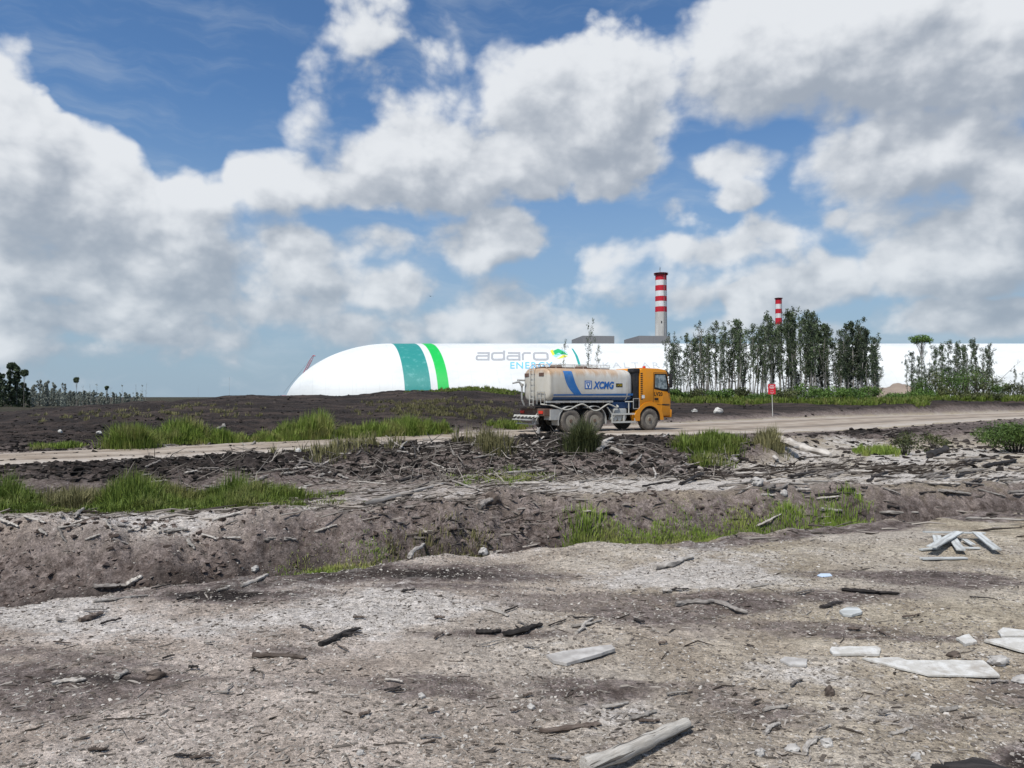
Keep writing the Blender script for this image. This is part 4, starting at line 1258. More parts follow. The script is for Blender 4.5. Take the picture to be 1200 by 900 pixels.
def make_tree(kind, seed):
    """returns (trunk MB, crown arrays) for a tree 10 m tall"""
    r = np.random.default_rng(seed); rr = random.Random(seed)
    H = 10.0
    t = MB()
    lean = rr.uniform(-.5, .5); bow = rr.uniform(-.35, .35)
    axis = lambda s: Vector((lean * s * s + bow * math.sin(s * 3), lean * .5 * s, H * s))
    tr = .10 if kind != 'dense' else .115
    if kind == 'umbrella': tr = .10
    t.tube([axis(s) for s in np.linspace(-.02, .97, 12)], [tr * (1 - .82 * s) for s in np.linspace(0, 1, 12)], 6)
    cs = []; tb = []
    def clump(c, rad, n, tone):
        p = r.normal(size=(n, 3)); p /= np.linalg.norm(p, axis=1)[:, None]; p *= (r.uniform(0, 1, (n, 1)) ** .45)
        cs.append(np.array(c) + p * np.array(rad)); tb.append(np.full(n, tone))
    if kind in ('column', 'sparse', 'dense', 'low'):
        lo = {'column': .34, 'sparse': .26, 'dense': .30, 'low': .10}[kind]
        nl = {'column': 34, 'sparse': 38, 'dense': 56, 'low': 54}[kind]
        wid = {'column': .95, 'sparse': 1.05, 'dense': 1.25, 'low': 1.15}[kind]
        for k in range(nl):
            s = lo + (1 - lo) * (k + rr.random()) / nl
            if math.sin(k * .9 + seed * 1.7) + rr.uniform(-.8, .8) > 1.15: continue
            a = rr.uniform(0, 2 * math.pi)
            tt = (s - lo) / (1 - lo)
            prof = ((.40 + .75 * tt if tt < .82 else 1.0 - (tt - .82) * 1.9) if kind != 'low' else math.sin(math.pi * min(1, tt * .72 + .22)) ** .6) * (.55 + .45 * math.sin(s * 19 + seed * 2.3 + math.cos(a)) ** 2)
            L = wid * prof * rr.uniform(.3, 1.15) * (1.25 if math.cos(a - seed) > .3 else .8)
            b = axis(s * .97); e = b + Vector((math.cos(a) * L, math.sin(a) * L, L * rr.uniform(.4, 1.6)))
            t.tube([b, (b + e) / 2 + Vector((0, 0, -.04)), e], [.028 * (1.2 - s), .018, .008], 4, cap=False)
            dens = {'column': 26, 'sparse': 22, 'dense': 34, 'low': 32}[kind]
            clump(e, (.36, .36, .40), int(dens * rr.uniform(.35, 1.6) * (.5 + .8 * tt)), rr.uniform(.15, .75))
            if rr.random() < .6: clump((b + e) / 2, (.25, .25, .3), int(dens * .45), rr.uniform(.05, .5))
        clump(axis(.97), (.42, .42, .36), 30 if kind != 'sparse' else 12, .6)
        for k in range(5):          # dead stubs low on the stem
            s = rr.uniform(.12, lo); a = rr.uniform(0, 6.28); b = axis(s)
            t.tube([b, b + Vector((math.cos(a) * .45, math.sin(a) * .45, .3))], [.018, .006], 4, cap=False)
    elif kind == 'umbrella':
        for k in range(16):
            a = rr.uniform(0, 6.28); L = rr.uniform(.5, 1.5)
            b = axis(rr.uniform(.62, .9)); e = Vector((axis(1).x + math.cos(a) * L, axis(1).y + math.sin(a) * L, H * rr.uniform(.90, .985)))
            t.tube([b, (b + e) / 2 + Vector((0, 0, .15)), e], [.045, .03, .012], 4, cap=False)
            clump(e, (.6, .6, .40), 90, rr.uniform(.3, .9))
        clump(axis(.97), (1.3, 1.3, .5), 260, .7)
    elif kind == 'broad':
        for k in range(46):
            s = rr.uniform(.32, .97); a = rr.uniform(0, 6.28)
            L = rr.uniform(.4, 1.0) * 2.0 * math.sin(math.pi * min(1, (s - .2) / .85)) ** .7
            b = axis(s * .85); e = b + Vector((math.cos(a) * L, math.sin(a) * L, L * .45))
            t.tube([b, e], [.05, .012], 4, cap=False)
            clump(e, (.6, .6, .42), 42, rr.uniform(.1, .8))
    elif kind == 'dead':
        for k in range(6):
            s = rr.uniform(.45, .95); a = rr.uniform(0, 6.28); b = axis(s); L = rr.uniform(.3, .9)
            t.tube([b, b + Vector((math.cos(a) * L, math.sin(a) * L, L * .9))], [.03, .008], 4, cap=False)
        if seed % 2: clump(axis(.95), (.35, .35, .3), 14, .5)
    return t, (np.concatenate(cs) if cs else None), (np.concatenate(tb) if tb else None), r


TREES = {}


def tree_proto(kind, seed, leaf='tree_leaf', bark='bark', size=.30):
    key = (kind, seed, leaf)
    if key in TREES: return TREES[key]
    t, cs, tb, r = make_tree(kind, seed)
    tm = bpy.data.meshes.new('trunk'); tm.from_pydata(t.v, [], t.f); tm.materials.append(MATS[bark])
    tm.polygons.foreach_set('use_smooth', [True] * len(tm.polygons))
    cm = None
    if cs is not None:
        v, q, tn = leaf_quads(cs, size, r, .3, tb)
        cm = np_mesh('crown', v, q, leaf, {'tone': tn}, False, link=False)
    TREES[key] = (tm, cm)
    return TREES[key]


def plant(name, x, y, h, kind, seed, label, cat='tree', group=None, leaf='tree_leaf', bark='bark', wid=1.0, tilt=(0, 0), size=.24, zb=None):
    tm, cm = tree_proto(kind, seed, leaf, bark, size)
    e = empty(name, (x, y, gz_(x, y) - .05 if zb is None else zb), random.uniform(0, 6.28), label=label, cat=cat, group=group)
    e.rotation_euler = (R(tilt[1]), R(tilt[0]), random.uniform(0, 6.28)); e.rotation_mode = 'ZYX'
    e.scale = (h / 10 * wid, h / 10 * wid, h / 10)
    for nm, me in (('trunk', tm), ('crown', cm)):
        if me is None: continue
        o = bpy.data.objects.new(nm, me); COL.objects.link(o); o.parent = e
    return e


def plant_px(name, px, ytop, Y, kind, seed, label, **k):
    x = x_of(px, Y); g = gz_(x, Y)
    return plant(name, x, Y, max(1.5, z_of(ytop, Y) - g), kind, seed, label, **k)


GROVE = [  # photo column, top row, depth, kind, width
    (783, 398, 97, 'sparse', .8), (790, 392, 101, 'sparse', .8), (799, 401, 96, 'sparse', .8), (806.5, 390, 99, 'column', .75), (812, 408, 94, 'sparse', .9), (818, 381, 104, 'dead', .8), (825, 379, 106, 'sparse', .7),
    (832, 392, 95, 'sparse', .9), (838, 376, 100, 'column', .85), (843, 396, 94, 'sparse', .8), (849, 381, 97, 'column', .6), (856, 391, 103, 'sparse', .9), (863, 375, 98, 'column', .95), (868, 384, 95, 'sparse', .9), (872, 373, 101, 'column', .95),
    (878, 392, 94, 'sparse', .9), (882, 380, 99, 'column', .85), (888, 389, 104, 'sparse', .8), (893, 373, 97, 'sparse', .9), (899, 386, 94, 'sparse', .9), (904, 367, 100, 'column', .85), (908, 380, 104, 'sparse', .8),
    (915, 381, 95, 'column', .8), (919, 372, 102, 'column', .85), (924, 364, 98, 'dense', .72), (929, 378, 94, 'column', .85), (934, 364, 101, 'column', .95), (939, 375, 97, 'dense', .7), (943, 369, 103, 'dense', .75), (948, 372, 95, 'dense', .8), (953, 367, 99, 'dense', .8), (957, 378, 94, 'column', .9),
    (962, 385, 102, 'dense', .7), (968, 381, 97, 'column', .95), (973, 393, 101, 'column', .8), (979, 402, 95, 'dense', .7), (985, 386, 99, 'column', .8), (990, 392, 94, 'dense', .8), (995, 381, 102, 'dense', .9), (1001, 378, 98, 'dense', 1.15), (1006, 384, 94, 'dense', .9), (1011, 386, 101, 'dense', .95), (1016, 388, 97, 'dense', .9), (1021, 397, 94, 'dense', .8), (1026, 404, 99, 'column', .85), (1030, 420, 95, 'sparse', .8)]
KW = {'sparse': 'thin-crowned', 'column': 'narrow-crowned', 'dense': 'full-crowned', 'dead': 'bare leafless'}


def grove_where(px):
    for a, w in ((787, 'beside the orange cab roof'), (803, 'just right of the orange cab'), (822, 'at the sparse left end of the grove'), (845, 'in the left third of the grove'), (870, 'in the grove before the white dome'), (897, 'left of the red sign'), (912, 'behind the red sign'), (926, 'under the distant thin chimney'), (946, 'right of the distant thin chimney'), (965, 'in the tall middle block of the grove'), (985, 'at the dip in the grove'), (1005, 'in the dark right block of the grove'), (1022, 'near the right end of the grove'), (2000, 'at the right edge of the grove')):
        if px < a: return w


for i, (px, yt, Y, kd, wd) in enumerate(GROVE):
    seed = 11 + i % 8 + {'sparse': 0, 'column': 10, 'dense': 20, 'dead': 30}[kd]
    lf = 'tree_leaf_dark' if kd == 'dense' and i % 3 else 'tree_leaf'
    plant_px('slender_tree', px, yt, Y, kd, seed, 'slender %s dark tree %s' % (KW[kd], grove_where(px)), cat='tree', group='slender trees of the grove', wid=wd, leaf=lf, tilt=(random.uniform(-4, 4) * (1.4 if px < 900 else .6), random.uniform(-3, 3)))
for i in range(52):       # thin suppressed stems between them, the same grove
    px = random.uniform(786, 915) if i % 3 else random.uniform(915, 1028); Y = random.uniform(92, 108)
    plant_px('slender_tree', px, random.uniform(390, 432), Y, 'dead' if i % 2 else 'sparse', 11 + i % 4 + (30 if i % 2 else 0), 'short thin %s stem in the shade %s' % ('bare' if i % 2 else 'wispy', grove_where(px)), cat='tree', group='thin short stems inside the grove', wid=1.0, tilt=(random.uniform(-12, 12), random.uniform(-6, 6)))
for i in range(44):       # second row, its crowns mixing with the first
    px = 786 + i * 5.55 + random.uniform(-3, 3); kd = 'dense' if (px > 980 and i % 3) or (915 < px < 962 and i % 2) else ('column' if i % 3 == 0 else 'sparse')
    top = np.interp(px, [786, 806, 838, 865, 905, 935, 955, 970, 985, 1003, 1020, 1030], [400, 394, 384, 380, 372, 368, 372, 390, 394, 383, 396, 412]) + random.uniform(2, 16)
    plant_px('slender_tree', px, top, random.uniform(103, 110), kd, 11 + i % 8 + {'sparse': 0, 'column': 10, 'dense': 20}[kd], 'slender %s tree in the back row %s' % (KW[kd], grove_where(px)), cat='tree', group='back row of slender trees in the grove', wid=random.uniform(.85, 1.3), tilt=(random.uniform(-6, 6), random.uniform(-3, 3)))
for i in range(16):
    px = 926 + i * 6.6 + random.uniform(-2, 2)
    plant_px('understorey_tree', px, random.uniform(414, 440), random.uniform(103, 110), 'low', 51 + i % 4, 'low dark leafy tree behind the trunks %s' % grove_where(px), group='low trees inside the grove', wid=1.5, leaf='tree_leaf_dark')
plant_px('leaning_trunk', 918, 449, 91, 'dead', 44, 'pale bare trunk fallen aslant at the foot of the grove', wid=1.3, tilt=(58, 0)).scale = (.7, .7, .62)
RIGHT = [(1090, 418, 119, 'broad', 1.0), (1110, 424, 115, 'broad', 1.5), (1122, 414, 121, 'broad', 1.0), (1135, 420, 116, 'broad', 1.3), (1150, 424, 117, 'broad', 1.3), (1074, 428, 118, 'broad', 1.0), (1103, 405, 122, 'low', .9), (1119, 402, 122, 'low', .9), (1130, 404, 123, 'low', .9), (1143, 403, 123, 'low', .8), (1155, 408, 122, 'low', .8), (1068, 412, 122, 'sparse', 1.0), (1168, 440, 116, 'broad', .9), (1064, 421, 118, 'sparse', .8), (1072, 414, 121, 'sparse', .9), (1078, 418, 116, 'low', .8), (1085, 410, 122, 'sparse', .9), (1092, 408, 118, 'low', .75), (1099, 406, 121, 'sparse', .9), (1106, 402, 117, 'column', .7), (1113, 398, 120, 'sparse', .9), (1120, 405, 123, 'sparse', .8), (1127, 408, 118, 'column', .7), (1133, 404, 121, 'sparse', .9), (1140, 398, 117, 'column', .7), (1146, 397, 122, 'column', .62), (1152, 409, 118, 'sparse', .8), (1158, 402, 120, 'column', .75), (1163, 412, 123, 'sparse', .8), (1190, 432, 119, 'sparse', .9), (1199, 437, 121, 'sparse', .9)]
for i, (px, yt, Y, kd, wd) in enumerate(RIGHT):
    plant_px('slender_tree', px, yt, Y, kd, 11 + i % 8 + {'sparse': 0, 'column': 10, 'low': 40, 'broad': 50}[kd], '%s grey-green tree %s' % ({'sparse': 'wispy', 'column': 'narrow spire-like', 'low': 'leafy low-branched', 'broad': 'short bushy spreading'}[kd], 'at the left edge of the right-hand clump' if px < 1080 else ('in the middle of the right-hand clump' if px < 1125 else ('on the right side of the right-hand clump' if px < 1170 else 'alone at the right edge of the view'))), group='trees of the right-hand clump', wid=wd, tilt=(random.uniform(-3, 3), 0))
plant_px('umbrella_tree', 1080, 393, 119, 'umbrella', 61, 'umbrella-topped tree with a flat bright green crown above the right-hand clump', wid=1.0, leaf='bush_leaf')
lt = plant_px('leaning_trunk', 1150, 400, 112, 'dead', 62, 'bare slim trunk leaning far over against the white dome on the right', wid=.9, tilt=(46, 0))
for i, (px, yt, Y, lean, lb) in enumerate(((656, 399, 66, 6, 'wispy young tree leaning right behind the tank, before the green emblem'), (690, 382, 64, 0, 'straight thin sapling rising above the middle of the tank'), (697, 405, 66, 3, 'faint low sapling just right of the straight thin one above the tank'))):
    plant_px('sapling', px, yt, Y, 'sparse', 70 + i, lb, group='saplings behind the tanker', wid=.62, tilt=(lean, 0), size=.2)
# far forest edge on the left
LEFT = []
for i in range(11):
    LEFT.append((-6 + i * 4.0 + random.uniform(-1.5, 1.5), (431, 446, 437, 452, 434, 448, 440, 429, 450, 444, 456)[i] + random.uniform(-2, 2), random.uniform(215, 240), 'broad' if i % 4 == 1 else 'low', 'tree_leaf_dark', 'tall dark green tree in the forest edge at the far left'))
LEFT += [(13, 426, 226, 'umbrella', 'tree_leaf_dark', 'tallest crown poking out of the dark far-left forest edge'), (28, 434, 224, 'umbrella', 'tree_leaf_dark', 'small-topped tree beside the dark forest edge, leaning right')]
for i in range(14):
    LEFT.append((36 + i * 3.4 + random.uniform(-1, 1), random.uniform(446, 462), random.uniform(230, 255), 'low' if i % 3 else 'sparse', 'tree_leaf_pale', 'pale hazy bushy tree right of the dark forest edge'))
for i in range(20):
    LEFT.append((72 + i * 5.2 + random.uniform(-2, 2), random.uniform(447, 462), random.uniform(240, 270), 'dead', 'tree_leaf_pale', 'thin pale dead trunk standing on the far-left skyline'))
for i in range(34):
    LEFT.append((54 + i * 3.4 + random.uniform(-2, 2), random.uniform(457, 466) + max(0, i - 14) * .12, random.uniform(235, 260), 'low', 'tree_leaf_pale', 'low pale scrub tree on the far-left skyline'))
LEFT += [(90, 443, 236, 'umbrella', 'tree_leaf_dark', 'flat-topped dark tree standing alone on the far-left skyline'), (126, 453, 246, 'umbrella', 'tree_leaf', 'smaller flat-topped tree right of the lone one on the far-left skyline')]
for i, (px, yt, Y, kd, lf, lb) in enumerate(LEFT):
    x = x_of(px, Y)
    plant('forest_tree', x, Y, z_of(yt, Y) + 4.2, kd, 80 + i % 4, lb, group=lb.replace('tree', 'trees', 1) if i not in (11, 12) and i < len(LEFT) - 2 else None, wid=(1.0 if kd == 'low' and lf == 'tree_leaf_dark' else (.85 if kd != 'broad' else .5)) if kd != 'umbrella' else .45, leaf=lf, size=.5, zb=-4.2, bark='bark')
# far-off wood along the skyline beyond the peat plain
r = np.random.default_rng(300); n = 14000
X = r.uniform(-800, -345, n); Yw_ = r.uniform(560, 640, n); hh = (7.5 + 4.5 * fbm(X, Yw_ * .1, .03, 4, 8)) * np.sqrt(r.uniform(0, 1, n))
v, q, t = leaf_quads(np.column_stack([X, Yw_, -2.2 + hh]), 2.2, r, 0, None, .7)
tag(np_mesh('far_wood', v, q, 'far_leaf_hazed', {'tone': t}), 'hazy low wood along the far-left skyline', 'wood', kind='stuff')
for px, yt, Y in ((232, 451, 74), (269, 441, 73)):
    plant_px('dead_sapling', px, yt, Y, 'dead', 90 + int(px) % 2, 'tiny bare twig tree on the mound crest, %s' % ('wide and feathery' if px < 250 else 'taller and upright'), wid=.5)

# ------------------------------------------------------------------ bushes


def bush(px, py, wpx, hpx, leaf, label, n=900, size=.12, group=None, Yf=None, name='bush', stems=14, flat=1.0):
    p = at(px, py) if Yf is None else Vector((x_of(px, Yf), Yf, gz_(x_of(px, Yf), Yf)))
    k = p.y / FPX; w, h = wpx * k / 2, hpx * k
    r = np.random.default_rng(int(px * 13 + py))
    e = empty(name, p, 0, label=label, cat='bush', group=group)
    m = MB(); tips = []
    for i in range(stems):
        a = r.uniform(0, 6.28); s = r.uniform(.3, 1) ; hh = h * r.uniform(.55, .95)
        tip = Vector((math.cos(a) * w * s * .8, math.sin(a) * w * s * .8, hh * (1 - .35 * s * s)))
        m.tube([(math.cos(a) * w * .1, math.sin(a) * w * .1, -.05), tip * .55 + Vector((0, 0, .05 * h)), tip], [h * .018, h * .012, h * .004], 4, cap=False)
        tips.append(tip)
    m.build('stem', 'bark_dark', e)
    cs = []; tn = []
    per = n // (stems + 6)
    lob = tips + [Vector((r.normal() * w * .35, r.normal() * w * .35, h * r.uniform(.25, .6))) for _ in range(6)]
    for t in lob:
        d = r.normal(size=(per, 3)); d /= np.linalg.norm(d, axis=1)[:, None]; d *= r.uniform(0, 1, (per, 1)) ** .4
        c = np.array(t) + d * np.array((w * .36, w * .36, h * .26)); cs.append(c); tn.append(np.full(per, r.uniform(.15, .85)))
    cs = np.concatenate(cs); tn = np.concatenate(tn); ok = cs[:, 2] > .0; cs = cs[ok]; tn = tn[ok]
    v, q, t = leaf_quads(cs, size, r, 0, tn, .38)
    np_mesh('foliage', v, q, leaf, {'tone': t}, False, e)
    return e


UB = [(795, 474, 34, 13, 'bush_leaf', 84), (818, 472, 40, 14, 'bush_olive', 88), (845, 473, 44, 12, 'bush_leaf', 85), (868, 471, 36, 13, 'bush_olive', 90), (893, 474, 40, 12, 'bush_leaf', 84), (918, 473, 46, 17, 'bush_olive', 86), (945, 473, 44, 20, 'bush_leaf', 86), (970, 471, 40, 18, 'bush_leaf', 88), (995, 472, 40, 16, 'bush_leaf', 86), (1020, 470, 34, 18, 'bush_leaf', 90),
      (1052, 469, 40, 11, 'bush_leaf', 92), (1080, 470, 44, 13, 'bush_leaf', 96), (1108, 470, 30, 16, 'bush_olive', 98), (1125, 468, 56, 40, 'bush_leaf', 110), (1150, 468, 46, 34, 'bush_olive', 112), (1100, 466, 40, 32, 'bush_olive', 112), (1080, 466, 30, 26, 'bush_leaf', 113), (1138, 466, 50, 38, 'bush_leaf', 114), (1172, 466, 26, 20, 'bush_leaf', 110), (1190, 468, 34, 20, 'bush_olive', 106), (1135, 472, 40, 12, 'bush_olive', 96), (1165, 474, 40, 10, 'bush_olive', 96)]
for i, (px, py, w, h, lf, Y) in enumerate(UB):
    wh = 'beside the cab' if px < 805 else ('left of the red sign' if px < 885 else ('behind the red sign' if px < 905 else ('right of the red sign' if px < 985 else ('at the right end of the grove' if px < 1035 else ('before the sand heaps' if px < 1095 else 'under the right-hand tree clump')))))
    bush(px, py, w, h, lf, '%s %s scrub %s' % ('tall' if h > 22 else 'low', 'deep green' if lf == 'bush_leaf' else 'olive', wh), 1500, .24, 'green scrub at the foot of the trees', Y)
bush(1190, 532, 86, 36, 'bush_bright', 'rounded bright green bush at the right edge of the clearing', 6500, .075, None, 21, stems=30)
bush(1060, 534, 40, 30, 'bush_olive', 'wispy olive shrub on the pale sand left of the rounded green bush', 900, .07, None, 20.5)
bush(1095, 522, 34, 18, 'bush_olive', 'small flat olive shrub behind the wispy one on pale sand', 500, .08, None, 24)

# ------------------------------------------------------------------ grass


def grass(name, pts, hgt, label, m='grass', width=.012, lean=.35, parts=2):
    """pts: N x 3 roots; each blade two bent segments"""
    n = len(pts); r = np.random.default_rng(n)
    a = r.uniform(0, 6.28, n)
    if pts.shape[1] == 6:      # roots of tussocks: blades fan outwards, shorter towards the rim
        off = np.hypot(pts[:, 3], pts[:, 4]); a = np.arctan2(pts[:, 4], pts[:, 3]) + r.normal(0, .7, n)
        fan = np.clip(off / (pts[:, 5] * 2 + 1e-6), 0, 1.3); pts = pts[:, :3]
    else: fan = np.full(n, .5)
    d = np.column_stack([np.cos(a), np.sin(a), np.zeros(n)])
    h = (hgt if hasattr(hgt, '__len__') else np.full(n, hgt)) * r.uniform(.45, 1.2, n) * (1.08 - fan * .42)
    ln = np.clip(r.uniform(.05, 1, n) ** 1.5 * lean * (.9 + 1.5 * fan), 0, 1.3)
    b = np.column_stack([-np.sin(a + r.normal(0, .8, n)), np.cos(a), np.zeros(n)]) * (width * r.uniform(.6, 1.4, n))[:, None]
    P0 = pts; up = np.array([0, 0, 1.0])
    P1 = P0 + up * (h * .55)[:, None] + d * (h * ln * .22)[:, None]
    P2 = P0 + up * (h * (1 - ln * .35))[:, None] + d * (h * ln * .85)[:, None]
    v = np.stack([P0 - b, P0 + b, P1 - b * .8, P1 + b * .8, P2 - b * .12, P2 + b * .12], 1).reshape(-1, 3)
    i = np.arange(n)[:, None] * 6
    q = np.concatenate([i + np.array([0, 1, 3, 2]), i + np.array([2, 3, 5, 4])], 0)
    t = np.repeat(np.clip(r.normal(.45, .25, n), 0, 1), 6)
    t.reshape(-1, 6)[:, :2] *= .7
    o = np_mesh(name, v, q, m, {'tone': t})
    return tag(o, label, 'grass', kind='stuff')


def scatter(n, f, seed, clump=0, spread=.17):
    """f(rng, n) -> (photo column, Y) bearings and distances; returns roots on the ground"""
    r = np.random.default_rng(seed)
    px, Y = f(r, n)
    if clump:
        idx = r.integers(0, max(1, n // clump), n)
        px = px[idx]; Y = Y[idx]
    X = (px - 600) / FPX * Y
    if clump:
        cz = r.uniform(.04, spread, max(1, n // clump))[idx]
        ox = r.normal(0, 1, n) * cz; oy = r.normal(0, 1, n) * cz
        X = X + ox; Y = Y + oy
        return np.column_stack([X, Y, terrain(X, Y) - .02, ox, oy, cz])
    return np.column_stack([X, Y, terrain(X, Y) - .02])


def road_side(r, n, p0, p1, o0, o1):
    px = r.uniform(p0, p1, n)
    Y = np.interp(px, CC, T_YR) + r.uniform(o0, o1, n)
    return px, Y


g = scatter(26000, lambda r, n: road_side(r, n, 175, 385, 3.6, 5.6), 1, 110, .3)
hv_ = .42 + .26 * np.clip((g[:, 0] * FPX / g[:, 1] + 600 - 200) / 200, 0, 1) + 1.0 * fbm(g[:, 0], g[:, 1], .9, 3, 4)
ok_ = hv_ > .22; g = g[ok_]; hv_ = np.clip(hv_[ok_], .2, 1.2)
grass('grass', g, hv_, 'green roadside grass beyond the dirt road at centre-left', width=.013)
g = scatter(22000, lambda r, n: road_side(r, n, 370, 525, 3.9, 6.6), 2, 110, .34)
grass('grass', g, np.clip(.70 + .95 * fbm(g[:, 0], g[:, 1], .8, 3, 4), .15, 1.3), 'tall dark roadside grass beyond the road left of the truck', width=.015)
g = scatter(2500, lambda r, n: road_side(r, n, 40, 95, 3.0, 4.5), 3, 25)
grass('grass', g, .22, 'short patchy grass by the road at the far left')


def ditch_l(r, n):
    px = np.concatenate([r.uniform(-60, 75, n // 3), r.normal(165, 45, n // 3), r.normal(275, 45, n - 2 * (n // 3))])
    r.shuffle(px)
    return px, r.uniform(9.9, 13.4, n)


g = scatter(90000, ditch_l, 4, 200, .24)
c_ = g[:, 0] * FPX / g[:, 1] + 600
gh = (.08 + .50 * np.exp(-((c_ - 160) / 55) ** 2) + .40 * np.exp(-((c_ - 5) / 45) ** 2) + .30 * np.exp(-((c_ - 270) / 45) ** 2) + .12 * np.exp(-((c_ - 345) / 30) ** 2)) * np.exp(-((g[:, 1] - 11.6) / 1.6) ** 2) * (1 + .9 * fbm(g[:, 0], g[:, 1], 1.6, 2, 4))
grass('grass', g, np.clip(gh, .08, .8), 'lush green grass filling the hollow at the left below the road bank', width=.0055, lean=.45)
g = scatter(5000, lambda r, n: (r.normal(90, 22, n), r.uniform(11, 13.2, n)), 41, 60, .2)
grass('grass', g, .36, 'brownish dry weeds between the two grass mounds of the left hollow', 'grass_dry', width=.006, lean=.5)


def ditch_n(p0, p1, o0=.25, o1=1.15):
    def f(r, n):
        px = r.uniform(p0, p1, n); return px, np.interp(px, CC, T_DITCH) + r.uniform(o0, o1, n)
    return f


g = scatter(5000, ditch_n(330, 455, .25, .95), 5, 16, .16)
grass('grass', g, .085, 'thin green grass in the near ditch at centre-left', width=.004)
g = scatter(1400, ditch_n(455, 570, .5, 1.1), 6, 30)
grass('grass', g, .12, 'sparse grass in the middle of the near ditch', 'grass_dry', width=.005)
g = scatter(34000, ditch_n(676, 925, .30, 1.15), 7, 14, .18)
grass('grass', g, .095, 'green grass in the near ditch right of centre', width=.004)
g = scatter(550, lambda r, n: (r.normal(688, 6, n), np.interp(690, CC, T_DITCH) + r.uniform(.7, 1.3, n)), 8, 60)
grass('grass', g, .24, 'tall pale-green tuft standing in the near ditch', 'grass', width=.006)
g = scatter(2500, ditch_n(920, 1010, .4, 1.2), 9, 30)
grass('grass', g, .18, 'thin grass at the right end of the near ditch', width=.005)
g = scatter(6000, lambda r, n: (r.normal(838, 20, n), r.normal(18.0, .6, n)), 10, 130, .2)
grass('grass', g, .36, 'tall grass clump on the bank to the right of the truck front', width=.010)
g = scatter(1800, lambda r, n: (r.normal(902, 7, n), r.normal(19.5, .4, n)), 11, 50)
grass('grass', g, .5, 'dry yellow-green tuft beside the pale fallen logs', 'grass_dry', width=.009)
g = scatter(2600, lambda r, n: (r.normal(677, 8, n), r.normal(16.6, .2, n)), 12, 480, .2)
tag(grass('grass_tussock', g, .66, 'olive spiky tussock on the bank in front of the rear wheels', 'bush_olive', width=.007, lean=.5), None, 'grass tussock')
g = scatter(5000, lambda r, n: (r.normal(155, 11, n), r.normal(24.6, .35, n)), 42, 250, .3)
tag(grass('grass_tussock', g, .85, 'rounded bright green tussock at the left end of the roadside grass', 'grass', width=.012, lean=.4), None, 'grass tussock')
g = scatter(900, lambda r, n: (r.normal(572, 12, n), r.normal(16.6, .5, n)), 13, 40)
grass('grass', g, .5, 'wispy grass on the dark bank left of the truck', 'grass_dry', width=.007)
g = scatter(1800, lambda r, n: (r.normal(395, 25, n), r.normal(17.2, .7, n)), 14, 40)
grass('grass', g, .35, 'grey-green weeds on the near road edge', 'grass_dry', width=.009)
g = scatter(2200, lambda r, n: (r.normal(590, 28, n), r.normal(14.3, .4, n)), 15, 40)
grass('grass', g, .12, 'small grass patch at the foot of the dark bank', width=.006)
g = scatter(2000, lambda r, n: (r.normal(1030, 12, n), r.normal(21, .7, n)), 16, 40)
grass('grass', g, .28, 'low green grass on pale sand by the wispy shrub', width=.010)
g = scatter(22000, lambda r, n: (r.uniform(780, 1090, n), r.uniform(77, 93, n)), 17, 30)
grass('grass', g, .70, 'rough green grass strip at the foot of the grove', width=.04)
g = scatter(15000, lambda r, n: (r.uniform(1050, 1300, n), r.uniform(90, 108, n)), 18, 30)
grass('grass', g, .8, 'rough green grass below the right-hand trees', width=.045)
g = scatter(5000, lambda r, n: (r.normal(560, 30, n), r.uniform(70, 75, n)), 19, 25)
grass('grass', g, .35, 'thin grass along the mound crest left of the truck', width=.03)
g = scatter(2500, lambda r, n: (r.normal(598, 9, n), r.normal(40.5, .6, n)), 20, 40)
grass('grass', g, .4, 'bright grass tuft just behind the tanker rear', width=.016)
g = scatter(6000, lambda r, n: (r.normal(520, 50, n), r.uniform(46, 60, n)), 21, 25)
grass('grass', g, .3, 'thin dry grass on the dark plain before the dome', 'grass_dry', width=.02)
g = scatter(2500, lambda r, n: (r.normal(180, 60, n), r.uniform(45, 62, n)), 22, 25)
grass('grass', g, .3, 'scattered dry grass on the dark plain at the left', 'grass_dry', width=.02)

# ------------------------------------------------------------------ gravel and wood litter (uncountable)


def chips(name, P, S, el, tone, m, label, cat, r, yaw=None, flat=.5):
    """P roots, S length; elongated irregular chips lying on the ground"""
    n = len(P)
    base = np.array([(-1, -.7, -.5), (1, -.8, -.5), (.9, .8, -.5), (-.8, .7, -.5), (-.7, -.5, .5), (.75, -.55, .45), (.6, .6, .55), (-.55, .5, .4)]) * .5
    j = base[None] + r.normal(0, .10, (n, 8, 3))
    j[:, :, 0] *= S[:, None]; j[:, :, 1] *= (S * el)[:, None]; j[:, :, 2] *= (S * el * flat)[:, None]
    a = r.uniform(0, 6.28, n) if yaw is None else yaw
    tl = r.normal(0, .18, n)
    c, s = np.cos(a)[:, None], np.sin(a)[:, None]
    x = j[:, :, 0] * np.cos(tl)[:, None] - j[:, :, 2] * np.sin(tl)[:, None]; z = j[:, :, 0] * np.sin(tl)[:, None] + j[:, :, 2] * np.cos(tl)[:, None]
    v = np.stack([x * c - j[:, :, 1] * s, x * s + j[:, :, 1] * c, z], -1) + P[:, None, :]
    v[:, :, 2] += (S * el * flat * .3)[:, None]
    i = np.arange(n)[:, None] * 8
    q = np.concatenate([i + np.array(f) for f in ((0, 3, 2, 1), (4, 5, 6, 7), (0, 1, 5, 4), (1, 2, 6, 5), (2, 3, 7, 6), (3, 0, 4, 7))], 0)
    o = np_mesh(name, v.reshape(-1, 3), q, m, {'tone': np.repeat(np.clip(tone, 0, 1), 8)})
    return tag(o, label, cat, kind='stuff')


